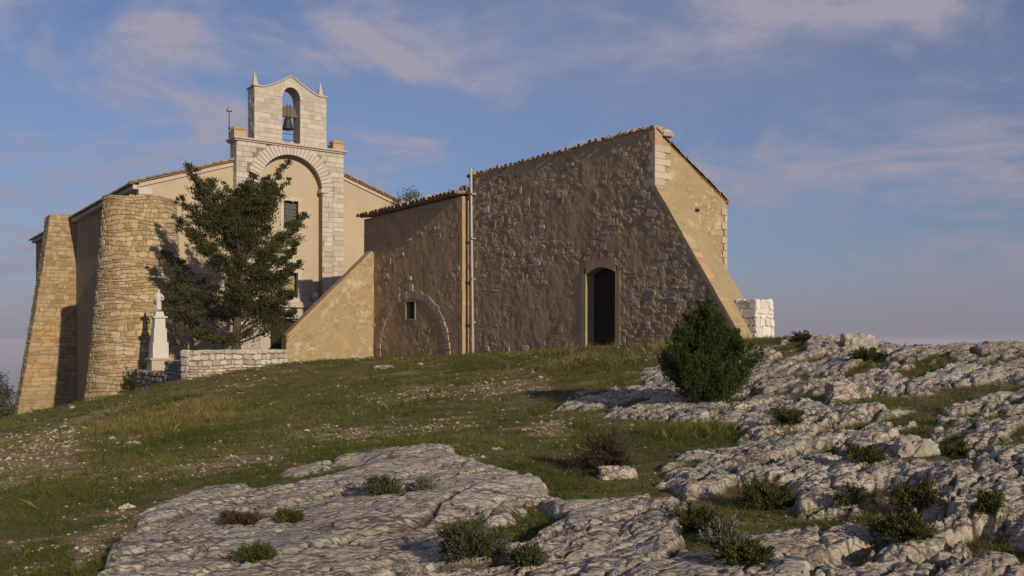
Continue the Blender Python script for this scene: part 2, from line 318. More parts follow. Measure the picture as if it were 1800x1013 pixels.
def terrain(x, y):
    b = base(x, y)
    wx = x + .9 * (fbm(x * 1.1, y * 1.1, 3, 5) - .5); wy = y + 1.6 * (fbm(x * 1.1, y * 1.1, 8, 5) - .5)
    r = look(ROCK, wx, wy, b); hol = look(HOLL, wx, wy, b); gr = look(GRAV, wx, wy, b); dr = look(DRY, wx, wy, b) * sstep(.35, .62, fbm(x * .9, y * .9, 160, 4))
    r = np.where(r > .02, r + (fbm(x * 1.9, y * 1.9, 12, 4) - .5) * .55 * (1 - np.abs(2 * r - 1) * .6), r); far = sstep(30, 45, np.hypot(x, y)); r = r * (1 - far)
    rough = .46 + .14 * sstep(.5, 3.5, x + .12 * y - .6)                       # the right-hand outcrop is more broken
    a = x * .76 + y * .65; c = -x * .65 + y * .76                              # strata run up to the right
    a2 = a + .6 * (fbm(x * .7, y * .7, 21) - .5) + .16 * (fbm(x * 3, y * 3, 22) - .5); c2 = c + .6 * (fbm(x * .7, y * .7, 29) - .5) + .16 * (fbm(x * 3, y * 3, 23) - .5)
    right = sstep(.52, .58, rough); brk = np.clip(sstep(.42, .62, fbm(x * .5, y * .5, 44)) + .55 * right, 0, 1)
    F1, F2, h, dx, dy = voro(a2 / 2.4, c2 / .62, 2); e1 = F2 - F1; cr = 1 - sstep(.0, .075, e1 + .06 * (fbm(x * 5, y * 5, 33) - .5))
    s1 = (h - .5) * .10 + (hsh(np.floor(h * 9999), h * 0, 4) - .5) * dy * .20 + (hsh(np.floor(h * 9999), h * 0, 14) - .5) * dx * .14 - cr * .13
    F1, F2, h, dx, dy = voro(a2 / .60 + 9, c2 / .26, 5); cr2 = 1 - sstep(.0, .12, F2 - F1)
    s2 = ((h - .5) * .075 + (hsh(np.floor(h * 9999), h * 0, 6) - .5) * dy * .14 + (hsh(np.floor(h * 9999), h * 0, 16) - .5) * dx * .14 - cr2 * .06) * (.22 + .62 * brk)
    F1, F2, h, dx, dy = voro(a2 / .19 + 3 * fbm(x * 2, y * 2, 36), c2 / .085, 6)
    s3 = ((h - .5) * .045 + (hsh(np.floor(h * 9999), h * 0, 26) - .5) * dy * .07 + (hsh(np.floor(h * 9999), h * 0, 27) - .5) * dx * .07 - (1 - sstep(0, .2, F2 - F1)) * .022) * (.28 + .60 * brk)
    F1, F2, h, dx, dy = voro(a2 / .075 + 4 * fbm(x * 3, y * 3, 38), c2 / .05, 7); s3 = s3 + ((h - .5) * .014 + (h - .5) * dx * .03) * (.2 + .6 * brk)
    rg = 1 - 2 * np.abs(fbm(a * 3.0, c * 4.0, 61, 5) - .5); pit = np.abs(fbm(x * 14, y * 14, 63, 3) - .5)
    f = (fbm(x * 2.6, y * 2.6, 50, 5) - .5) * .11 + (rg - .8) * .05 - pit * .05 - sstep(.56, .7, fbm(a * 6, c * 12, 66, 3)) * .035
    big = (fbm(x * .45, y * .45, 70, 3) - .5) * .55
    zr = b + (r - .5) * .20 + .0 + rough * (s1 + (s2 + s3) * 1.25 + f * .8) + big * .22 * r - hol * .2 - right * sstep(.52, .66, fbm(a * 1.1, c * 2.6, 73, 4)) * .2
    zs = b + (fbm(x * 1.2, y * 1.2, 90) - .5) * .12 + (fbm(x * 6, y * 6, 95) - .5) * .03
    global CRK
    CRK = np.clip(np.maximum(cr * 1.0, cr2 * (.25 + .75 * brk)) * sstep(.35, .6, fbm(x * 2.2, y * 2.2, 37) + .15), 0, 1)
    rk = sstep(-.012, .02, zr - zs) * (r > .03)
    z = np.where(r > .03, np.maximum(zs, zr), zs)
    g = sstep(.42, .85, gr * .85 + (fbm(x * 2.6, y * 4.5, 120, 5) - .5) * 1.9 + .04) + .7 * sstep(.60, .74, fbm(x * 1.3, y * 2.6, 130, 5))
    return z, rk, np.clip(g, 0, 1) * (1 - rk), dr, r
def height(x, y): return terrain(np.atleast_1d(np.float64(x)), np.atleast_1d(np.float64(y)))[0]
def hit(px, py):
    D = np.exp(np.linspace(math.log(3.), math.log(75), 900)); x = (px - 900) / 1600 * D; z = terrain(x, D)[0]; q = (600 - py) / 1600 * D
    i = np.argmax(z >= q) if (z >= q).any() else 899
    return np.array([x[i], D[i], z[i]])
def build_ground():
    th = np.concatenate([np.linspace(-180, -38, 50)[:-1], np.linspace(-38, 38, 860), np.linspace(38, 180, 50)[1:]]) * math.pi / 180
    ra = np.concatenate([np.geomspace(.4, 4, 14)[:-1], np.geomspace(4, 46, 640), np.geomspace(46, 620, 40)[1:]])
    T, R = np.meshgrid(th, ra); x = R * np.sin(T); y = R * np.cos(T); z, rk, g, dr, r = terrain(x, y)
    nr, nc = T.shape; idx = np.arange(nr * nc).reshape(nr, nc)
    q = np.stack([idx[:-1, :-1], idx[:-1, 1:], idx[1:, 1:], idx[1:, :-1]], -1).reshape(-1, 4)[:, ::-1]
    me = fastmesh('ground', np.stack([x, y, z], -1).reshape(-1, 3), q, {'rock': rk.ravel(), 'grav': g.ravel(), 'crack': CRK.ravel()}, True, 4)
    o = link('ground', me, M['ground']); o['kind'] = 'structure'
    return dict(x=x, y=y, z=z, rk=rk, g=g, dr=dr, ck=CRK, fine=(np.abs(T) < .66) & (R > 4) & (R < 46))
G = build_ground()
def build_sea():
    m = mat('sea_water', [(.2, (.10, .13, .17)), (.8, (.12, .15, .19))], .01, .25, rough=.25, bscale=.05, attr=None, spec=.5, bdist=3)
    k = 64; v = [(0, 0, -165)] + [(30000 * math.sin(6.2832 * i / k), 30000 * math.cos(6.2832 * i / k), -165) for i in range(k)]
    o = link('sea', mesh('sea', v, [(0, 1 + (i + 1) % k, 1 + i) for i in range(k)]), m); o['kind'] = 'structure'
build_sea()

# ------------------------------------------------------------------ masonry
def masonry(mp, s0, s1, t0, t1, ch, sw, seed, gap=.012, prot=.03, octo=True, wav=0., clip=None, back=.06, bond=False):
    """stones laid in courses on a surface mp(s,t,d) -> point; returns (verts, faces, rnd)"""
    r = random.Random(seed); out = []; t = t0; row = 0
    while t < t1 - ch * .3:
        h = ch * (r.uniform(.5, 1.7) if octo else r.uniform(.85, 1.15)); te = min(t + h, t1)
        if t1 - te < ch * .4: te = t1
        s = s0 - (r.uniform(0, .8) * sw if not bond else (row % 2) * sw * .5)
        while s < s1:
            w = sw * (r.uniform(.4, 1.9) if octo else r.uniform(.65, 1.4)); a = max(s, s0); b = min(s + w, s1)
            if s1 - b < sw * .25: b = s1; w = s1 - s
            s += w
            if b - a < sw * .2: continue
            cs, ct = (a + b) / 2, (t + te) / 2
            if clip and not clip(cs, ct, (b - a) / 2, (te - t) / 2): continue
            wv = lambda q, tt: wav * math.sin(q * 2.1 + tt * 3 + seed) if t0 + .01 < tt < t1 - .01 else 0
            j = lambda k: r.uniform(-k, k)
            g = gap; p = prot * r.uniform(.35, 1.3)
            if octo:
                ca = (b - a) * r.uniform(.08, .28); cb = (te - t) * r.uniform(.12, .34); jj = min(b - a, te - t) * .13
                pts = [(a + g + ca, t + g), (b - g - ca, t + g), (b - g, t + g + cb), (b - g, te - g - cb), (b - g - ca * r.uniform(.5, 1.2), te - g), (a + g + ca, te - g), (a + g, te - g - cb), (a + g, t + g + cb)]
                pts = [(x + j(jj), y + j(jj)) for x, y in pts]
            else: pts = [(a + g, t + g), (b - g, t + g), (b - g, te - g), (a + g, te - g)]
            k = len(pts); v = []
            tilt = (j(.25), j(.25))
            for d, sc in ((-back, 1), (p * .55, 1), (p, .80 if octo else 1 - 2 * min(.018 / (b - a), .12))):
                for x, y in pts:
                    x2 = cs + (x - cs) * sc; y2 = ct + (y - ct) * sc
                    dd = d + ((x2 - cs) * tilt[0] + (y2 - ct) * tilt[1]) * (.25 if octo and d > 0 else 0)
                    v.append(mp(x2, y2 + wv(x2, y2), dd))
            f = [tuple(range(2 * k, 3 * k))] + [(q * k + i, q * k + (i + 1) % k, (q + 1) * k + (i + 1) % k, (q + 1) * k + i) for q in (0, 1) for i in range(k)]
            out.append((v, f, r.random()))
        t = te; row += 1
    return out
def lay(stones, name, m, parent, limit=300):
    def size(q):
        a = np.array(q[0]); c = a.mean(0); return -np.prod(np.sort(np.ptp(a, axis=0))[1:]) / (c[1] ** 2)
    stones = sorted(stones, key=size)
    for q in stones[:limit]: part(name, q[0], q[1], m, parent, q[2])
    if len(stones) > limit:
        v, f, r = join(stones[limit:]); o = part('small_' + name + 's', v, f, m, parent, r); o['kind'] = 'stuff'
def planemap(O, S, T, Nn):
    O, S, T, Nn = (np.asarray(q, float) for q in (O, S, T, Nn)); return lambda s, t, d: O + s * S + t * T + d * Nn
def wallgrid(O, S, T, Nn, sl, sr, t0, t1, step, amp, seed, hole=None, thick=.3, fq=1.0, rub=None):
    """rough rendered wall as a fine grid; sl, sr give the left and right edge at height t (or top t1(s))"""
    nt = max(2, int((t1(0) if callable(t1) else t1) / step - t0 / step)); top = t1 if callable(t1) else (lambda q: t1)
    ns = max(2, int((max(sr(t0), sr(t0 + .01)) - sl(t0)) / step))
    i = np.linspace(0, 1, ns + 1); j = np.linspace(0, 1, nt + 1); I, J = np.meshgrid(i, j)
    if callable(t1): s = sl(0) + (sr(0) - sl(0)) * I; tt = t0 + (np.vectorize(top)(s) - t0) * J
    else:
        tt = t0 + (t1 - t0) * J; a = np.vectorize(sl)(tt); b = np.vectorize(sr)(tt); s = a + (b - a) * I
    d = amp * ((fbm(s * 1.3 * fq, tt * 1.3 * fq, seed, 4) - .5) * 1.6 + (fbm(s * 6 * fq, tt * 6 * fq, seed + 3, 3) - .5) * .9)
    if rub is not None:
        F1, F2, hh, q1, q2 = voro(s / .21 + .6 * fbm(s * 3, tt * 3, seed + 7), tt / .14 + .6 * fbm(s * 3, tt * 3, seed + 9), seed); ex = sstep(.46, .60, rub(s, tt) + (fbm(s * 2.2, tt * 2.2, seed + 5) - .5) * .5)
        d = d + ex * ((hh - .35) * .016 + sstep(0, .22, F2 - F1) * .014 - .012); RUB = (.38 + .0 * s) * (1 - ex) + ex * np.where(F2 - F1 < .08, .12, .15 + .8 * hh)
    P = np.asarray(O) + s[..., None] * S + tt[..., None] * T + d[..., None] * Nn
    id_ = np.arange(P.shape[0] * P.shape[1]).reshape(P.shape[:2]); f = []
    cs = (s[:-1, :-1] + s[1:, 1:]) / 2; ct = (tt[:-1, :-1] + tt[1:, 1:]) / 2
    for a in range(nt):
        for b in range(ns):
            if hole and hole(cs[a, b], ct[a, b]): continue
            f.append((id_[a, b], id_[a, b + 1], id_[a + 1, b + 1], id_[a + 1, b]))
    v = list(P.reshape(-1, 3)); ring = list(id_[0, :]) + list(id_[1:, -1]) + list(id_[-1, ::-1][1:]) + list(id_[::-1, 0][1:-1])
    bo = len(v); v += [v[q] - thick * np.asarray(Nn) for q in ring]; k = len(ring)
    f += [(ring[q], bo + q, bo + (q + 1) % k, ring[(q + 1) % k]) for q in range(k)]
    f = [tuple(int(x) for x in q) for q in f]
    if rub is not None: return v, f, np.r_[RUB.ravel(), RUB.ravel()[ring]]
    return v, f
def barrel(L=.45, r=.11, th=.018, k=6, tap=.8):
    v = []
    for x, sc in ((0, 1), (L, tap)):
        for rr in (r * sc, r * sc - th):
            v += [(x, rr * math.cos(math.pi * i / k), rr * math.sin(math.pi * i / k)) for i in range(k + 1)]
    n = k + 1; f = []
    for i in range(k): f += [(i, i + 1, 2 * n + i + 1, 2 * n + i), (n + i, 3 * n + i, 3 * n + i + 1, n + i + 1), (i, n + i, n + i + 1, i + 1), (2 * n + i, 2 * n + i + 1, 3 * n + i + 1, 3 * n + i)]
    f += [(0, 2 * n, 3 * n, n), (k, n + k, 3 * n + k, 2 * n + k)]; return v, f
TILES = []
for i in range(6):
    v, f = barrel(); TILES.append(mesh('roof_tile', v, f, (.1, .35, .5, .65, .8, .97)[i])); TILES[-1].materials.append(M['tile'])
def tile(parent, p, direction, scale=1., roll=0.):
    """barrel tile at world p, its wide end at p, running along direction"""
    o = bpy.data.objects.new('roof_tile', rnd.choice(TILES)); COL.objects.link(o); o.parent = parent
    d = Vector(tuple(direction)).normalized(); y = Vector((0, 0, 1)).cross(d).normalized(); z = d.cross(y)
    from mathutils import Matrix
    mt = Matrix((d, y, z)).transposed().to_4x4(); mt = mt @ Matrix.Rotation(roll, 4, 'X') @ Matrix.Rotation(rnd.uniform(-.06, .06), 4, 'Z') @ Matrix.Scale(scale, 4)
    mt.translation = Vector(tuple(np.asarray(p) - rootloc(parent))); o.matrix_local = mt; return o
def corrugated(O, A, B, na, pitch, m, parent, name='roof', amp=.07):
    """roof sheet: A along the eaves, B up the slope, rolls run along B"""
    O, A, B = (np.asarray(q, float) for q in (O, A, B)); L = np.linalg.norm(A); k = int(L / pitch * 6); nrm = np.cross(A, B); nrm /= np.linalg.norm(nrm)
    if nrm[2] < 0: nrm = -nrm
    v = []
    for b in (0, 1):
        for lay_ in (0, 1):
            v += [O + A * i / k + B * b + nrm * ((abs(math.sin(math.pi * i / 6)) * amp) if lay_ else -.03) for i in range(k + 1)]
    n = k + 1; f = []
    for i in range(k): f += [(n + i, n + i + 1, 3 * n + i + 1, 3 * n + i), (i, 2 * n + i, 2 * n + i + 1, i + 1), (i, i + 1, n + i + 1, n + i), (2 * n + i, 3 * n + i, 3 * n + i + 1, 2 * n + i + 1)]
    f += [(0, n, 3 * n, 2 * n), (k, 2 * n + k, 3 * n + k, n + k)]
    return part(name, v, f, m, parent, np.tile(np.repeat(RS.rand(k // 6 + 2), 6)[:n], 4))

# ------------------------------------------------------------------ church
def build_church():
    ch = thing('church', 'cream plastered church with ashlar bell gable and big blind arch over the door', 'church', EN(0, 0, -1.0))
    base_z = -2.5
    gz = lambda e: 7.6 + (7.5 - abs(e)) * .3333
    win = (-.28, .57, 5.9, 7.42); niche = (-.36, .5, 2.3, 3.9); door = (-1.05, .55, -1.2, 1.15)
    hole = lambda s, t: any(a - .0 < s < b and c < t < d for a, b, c, d in (win, niche, door))
    v, f = wallgrid(EN(0, 0, 0), U, Z, V, lambda t: -7.5, lambda t: 7.5, base_z, gz, .12, .008, 5, hole, .5)
    part('facade_wall', v, f, M['plaster'], ch)
    # nave body behind
    v, f = prism([EN(-7.5, -.45, -7), EN(7.5, -.45, -7), EN(7.5, -.45, 7.5), EN(0, -.45, 9.9), EN(-7.5, -.45, 7.5)], -29.5 * V)
    part('nave_wall', v, f, M['mortar'], ch)
    # roofs, verge and eaves
    for s in (-1, 1):
        O = EN(s * 7.95, .12, 7.5); A = -30.4 * V; B = EN(0, 0, 10.15) - EN(s * 7.95, 0, 7.5)
        corrugated(O, A, B, 0, .3, M['tile'], ch)
        v, f = box_vf(EN(s * 7.5, .02, 7.28), s * .28 * U, -30 * V, .2 * Z); part('eaves_cornice', v, f, M['ashlar'], ch, .6)
        d = B / np.linalg.norm(B); k = 0
        while k * .42 < 7.3:
            tile(ch, EN(s * 7.95, .10, 7.55) + d * k * .42, d, .8); k += 1
        v, f = box_vf(EN(s * 7.6, -.05, 7.36), .14 * V, B * .955, .10 * Z); part('verge_moulding', v, f, M['ashlar'], ch, .35)
        for q in range(2):
            v, f = box_vf(EN(s * 7.53 - (.62 if s > 0 else 0), -.3, 6.72 + q * .34), .62 * U, .36 * V, .31 * Z); part('corner_block', v, f, M['ashlar'], ch, .8)
    # ashlar frame of the blind arch and belfry front: core plus single blocks
    n0, n1 = .02, .47; aw = 1.72; ac = -.02; sp = 8.05
    def frame_poly(lo, hi, top, r, off):
        P = [(lo, base_z), (ac - r, base_z), (ac - r, sp)] + [(ac - r * math.cos(math.pi * i / 24), sp + r * math.sin(math.pi * i / 24)) for i in range(1, 24)] + [(ac + r, sp), (ac + r, base_z), (hi, base_z), (hi, top), (lo, top)]
        return P
    # core in convex strips
    core = []
    k = 24
    core.append(enbox(-2.93, ac - aw, n0, n1, base_z, sp)); core.append(enbox(ac + aw, 2.93, n0, n1, base_z, sp))
    for i in range(k):
        t0, t1 = math.pi * i / k, math.pi * (i + 1) / k
        x0, z0, x1, z1 = ac - aw * math.cos(t0), sp + aw * math.sin(t0), ac - aw * math.cos(t1), sp + aw * math.sin(t1)
        core.append(prism([EN(x0, n0, z0), EN(x1, n0, z1), EN(x1, n0, 10.2), EN(x0, n0, 10.2)], (n1 - n0) * V))
    core.append(enbox(-2.93, ac - aw, n0, n1, sp, 10.2)); core.append(enbox(ac + aw, 2.93, n0, n1, sp, 10.2))
    core.append(enbox(-2.93, 2.93, -.5, -.06, 7.6, 10.2))
    v, f, _ = join(core); part('arch_frame_core', v, f, M['mortar'], ch)
    ro = aw + .62
    def outside(s, t, hs, ht):
        if abs(s - ac) + hs * .6 > ro and t < sp: return True
        if t >= sp: return math.hypot(s - ac, t - sp) > ro + .05
        return False
    pm = planemap(EN(0, n1, 0), U, Z, V)
    st = []
    for a, b in ((-2.95, ac - ro), (ac + ro, 2.95)): st += masonry(pm, a, b, -1.2, sp, .27, .5, 3 if a < 0 else 4, .008, .022, False)
    st += masonry(pm, -2.95, 2.95, sp, 10.22, .27, .42, 8, .008, .022, False, clip=outside)
    for a, b in ((ac - ro, ac - aw), (ac + aw, ac + ro)): st += masonry(pm, a, b, -1.2, sp, .27, .62, 9, .008, .022, False)
    pl = planemap(EN(-2.93, n1, 0), -V, Z, -U); st += masonry(pl, 0, .95, 7.6, 10.2, .27, .45, 14, .008, .02, False)
    lay(st, 'ashlar_block', M['ashlar'], ch, 230)
    nv = 31
    for i in range(nv):
        t0, t1 = math.pi * i / nv + .008, math.pi * (i + 1) / nv - .008; P = []
        for r_ in (aw - .015, ro - .02 + .06 * (i % 2)):
            for t in (t0, t1): P.append((ac - r_ * math.cos(t), sp + r_ * math.sin(t)))
        P = [P[0], P[1], P[3], P[2]]
        v, f = prism([EN(x, n1 - .12, z) for x, z in P], .155 * V); part('arch_stone', v, f, M['ashlar'], ch, .55 + .4 * rnd.random())
    for s in (-1, 1):
        a = ac + s * aw; v, f = enbox(min(a - s * .10, a + s * .35), max(a - s * .10, a + s * .35), .05, n1 + .1, sp - .12, sp + .06); part('impost', v, f, M['ashlar'], ch, .5)
    # ledge under the belfry
    v, f, _ = join([enbox(-3.12, 3.12, -.62, n1 + .2, 10.22, 10.31), enbox(-3.05, 3.05, -.56, n1 + .11, 10.14, 10.218)]); part('ledge', v, f, M['ashlar'], ch, .3)
    for e in (-2.72, 2.68):
        v, f = enbox(e - .33, e + .3, -.25, .45, 10.312, 10.66); part('ledge_stump', v, f, M['rubble'], ch, .7)
        v, f = lathe_vf(EN(e, .1, 10.66), [(.36, 0), (.42, .08), (.36, .2), (.18, .27)], 7); part('stump_cap', v, f, M['rubble'], ch, .5)
    # bell gable
    bn1, bn0 = .38, -.55; oh = .49; osp = 12.70; bt = 10.312
    def topz(e):
        a = abs(e)
        return 13.06 + .82 * max(0., 1 - a / 1.5) ** 1.3
    core = [enbox(-1.97, -oh, bn0, bn1, bt, osp), enbox(oh, 1.97, bn0, bn1, bt, osp)]
    es = np.linspace(-1.97, 1.97, 45); es = np.sort(np.r_[es, -oh, oh])
    for a, b in zip(es[:-1], es[1:]):
        lo = lambda e: osp + math.sqrt(max(0, oh * oh - e * e)) * 1.22 if abs(e) < oh else osp
        core.append(prism([EN(a, bn0, lo(a)), EN(b, bn0, lo(b)), EN(b, bn0, topz(b)), EN(a, bn0, topz(a))], (bn1 - bn0) * V))
    v, f, _ = join(core); part('belfry_core', v, f, M['ashlar'], ch, .35)
    cop = []
    for a, b in zip(es[:-1], es[1:]): cop.append(prism([EN(a * 1.04, bn0 - .07, topz(a) + .002), EN(b * 1.04, bn0 - .07, topz(b) + .002), EN(b * 1.04, bn0 - .07, topz(b) + .075), EN(a * 1.04, bn0 - .07, topz(a) + .075)], (bn1 - bn0 + .14) * V))
    v, f, _ = join(cop); part('belfry_coping', v, f, M['ashlar'], ch, .25)
    pb = planemap(EN(0, bn1, 0), U, Z, V); st = []
    for a, b in ((-1.99, -oh), (oh, 1.99)): st += masonry(pb, a, b, bt, osp, .24, .42, 21 if a < 0 else 22, .008, .022, False)
    st += masonry(pb, -1.99, 1.99, osp, 13.75, .22, .4, 25, .008, .022, False, clip=lambda s, t, hs, ht: t + ht < topz(abs(s) + hs) + .03 and (math.hypot(s, (t - osp) / 1.22) > oh + .16))
    ps = planemap(EN(-1.97, bn1, 0), -V, Z, -U); st += masonry(ps, 0, .93, bt, 13.0, .24, .42, 27, .008, .02, False)
    for i in range(11):
        t0, t1 = math.pi * i / 11 + .015, math.pi * (i + 1) / 11 - .015; P = [(-r_ * math.cos(t), osp + 1.22 * r_ * math.sin(t)) for r_, t in ((oh, t0), (oh, t1), (oh + .17, t1), (oh + .17, t0))]
        v, f = prism([EN(x, bn1 - .1, z) for x, z in P], .135 * V); st.append((v, f, .8))
    lay(st, 'belfry_block', M['ashlar'], ch, 170)
    for e in (-1.80, 1.82):
        v, f = lathe_vf(EN(e, -.08, 13.08), [(.23, 0), (.23, .2), (.16, .24), (.12, .45), (.05, .72), (.015, .86)], 4); part('pinnacle', v, f, M['ashlar'], ch, .6)
    # window, niche, balcony, door
    def frame(n, a, b, c, d, w, m, name):
        out = [enbox(a - w, a, -.12, n, c - w, d + w), enbox(b, b + w, -.12, n, c - w, d + w), enbox(a, b, -.12, n, d, d + w), enbox(a, b, -.12, n, c - w, c)]
        v, f, _ = join(out); return part(name, v, f, m, ch, .7)
    frame(.045, *win, .16, M['ashlar'], 'window_surround')
    w = part('window', *enbox(win[0], win[1], -.34, -.28, win[2], win[3]), M['glass'], ch)
    for e in (0.02, .27): part('mullion', *enbox(e - .02, e + .02, -.278, -.24, win[2], win[3]), M['wood'], w)
    for z in (6.3, 6.68, 7.05): part('glazing_bar', *enbox(win[0], win[1], -.237, -.21, z - .02, z + .02), M['wood'], w)
    frame(.10, -.36, .5, 2.3, 3.62, .22, M['ashlar'], 'niche_surround')
    part('niche_back', *enbox(-.36, .5, -.40, -.36, 2.2, 4), M['gable'], ch)
    v, f = prism([EN(-.72, 0, 3.86), EN(.86, 0, 3.86), EN(.72, 0, 3.98), EN(.07, 0, 4.35), EN(-.58, 0, 3.98)], .22 * V); part('niche_pediment', v, f, M['ashlar'], ch, .6)
    part('cornice', *enbox(-1.65, 1.62, .03, .42, 1.78, 2.06), M['ashlar'], ch, .3)
    part('door_lintel', *enbox(-1.6, 1.5, .03, .24, 1.2, 1.776), M['ashlar'], ch, .2)
    for a, b in ((-1.62, -1.06), (.56, 1.1)): part('door_jamb', *enbox(a, b, .03, .2, -1.2, 1.197), M['ashlar'], ch, .3)
    for e in (-1.45, 1.42):
        v, f = lathe_vf(EN(e, .22, 2.062), [(.14, 0), (.10, .08), (.07, .14), (.17, .22), (.21, .34), (.17, .47), (.05, .55)], 12); part('ball_finial', v, f, M['ashlar'], ch, .5, True)
    d = part('door', *enbox(-1.06, .56, -.38, -.3, -1.2, 1.2), M['dark'], ch)
    for i in range(5): part('door_plank', *enbox(-1.04 + i * .32, -.74 + i * .32, -.299, -.27, -1.2, 1.15), M['dark'], d)
    return ch
build_church()
def build_bell():
    b = thing('bell', 'dark bronze bell hanging from a wooden yoke in the bell gable opening', 'bell', EN(-.02, -.05, 10.9))
    v, f = lathe_vf(EN(-.02, -.05, 11.18), [(.33, 0), (.30, .06), (.24, .2), (.19, .42), (.17, .55), (.10, .62), (.02, .64)], 18); part('bell_body', v, f, M['bronze'], b, None, True)
    part('yoke', *enbox(-.48, .48, -.15, .05, 11.83, 11.99), M['wood'], b)
    v, f = prism([EN(-.45, -.14, 11.992), EN(.45, -.14, 11.992), EN(.34, -.14, 12.3), EN(.12, -.14, 12.42), EN(-.12, -.14, 12.42), EN(-.34, -.14, 12.3)], .18 * V); part('counterweight', v, f, M['wood'], b)
    for e in (-.1, .06): part('strap', *tube_vf([EN(e, .06, 11.75), EN(e, .06, 12.5)], [.018] * 2, 5), M['iron'], b)
    part('clapper', *tube_vf([EN(-.02, -.05, 11.4), EN(-.02, -.05, 11.1)], [.02, .05], 6), M['iron'], b)
    for z in (10.95, 10.62): part('tie_bar', *tube_vf([EN(-.48, -.1, z), EN(.48, -.1, z)], [.015] * 2, 5), M['iron'], b)
    p = thing('lightning_rod', 'thin iron pole with a metal ball on top beside the bell gable', 'pole', EN(-3.0, -.45, 10.31))
    part('pole', *tube_vf([EN(-3.0, -.45, 10.31), EN(-3.0, -.45, 11.8)], [.03, .02], 6), M['iron'], p)
    v, f = lathe_vf(EN(-3.0, -.45, 11.74), [(.02, 0), (.15, .03), (.17, .08), (.11, .10), (.12, .18), (.07, .24), (.01, .26)], 10); part('ball_head', v, f, M['zinc'], p, None, True)
    part('collar', *tube_vf([EN(-3.0, -.45, 10.85), EN(-3.0, -.45, 10.95)], [.05, .05], 6), M['iron'], p)
build_bell()

# ------------------------------------------------------------------ round tower and long buttress at the church's left corner
def build_tower():
    t = thing('round_tower', 'round ochre rubble tower buttressing the left corner of the church', 'tower', EN(-7.5, .15, -3.4))
    c = EN(-7.5, .15, 0); zb, zt = -4.2, 6.75
    rad = lambda z: 1.62 + .95 * ((zt - z) / (zt - zb)) ** 1.35
    prof = [(rad(z) - .012, z) for z in np.linspace(zb, zt - .05, 22)] + [(.3, zt + .04), (.02, zt + .05)]
    v, f = lathe_vf(c, prof, 40); part('core', v, f, M['mortar'], t)
    def mp(s, z, d):
        a = s / 1.9 + math.atan2(V[1], V[0]); r = rad(z) + d; return c + np.array([r * math.cos(a), r * math.sin(a), z])
    st = masonry(mp, -1.9 * 2.5, 1.9 * 1.75, -4.0, zt + .02, .155, .27, 31, .009, .036, True, .06)
    lay(st, 'rubble_stone', M['rubble'], t, 300)
    b = thing('stone_buttress', 'tall battered rubble buttress at far left of the church side wall', 'buttress', EN(-8.5, -15, -4.5))
    zb, zt = -5.6, 7.65
    out = lambda z: 1.45 + 1.95 * ((zt - z) / (zt - zb)) ** 1.15
    P = [(0, zb)] + [(-out(z), z) for z in np.linspace(zb, zt, 14)] + [(0, zt + .1)]
    v, f = prism([EN(-7.5 + x, -15.03, z) for x, z in P], -1.6 * V); part('core', v, f, M['mortar'], b)
    pm = planemap(EN(-7.5, -15.03, 0), -U, Z, V)
    def mp2(s, z, d): return EN(-7.5, -15.03, 0) - U * (s * out(z)) + Z * z + V * d
    st = masonry(mp2, 0, 1, -5.2, zt, .19, .17, 41, .004, .035, True, .02)
    def mp3(s, z, d): return EN(-7.5, -15.03, 0) - U * (out(z) + d) + Z * z - V * s
    st += masonry(mp3, 0, 1.6, -5.2, zt, .2, .36, 43, .012, .035, True, .02)
    lay(st, 'rubble_stone', M['rubble2'], b, 300)
build_tower()

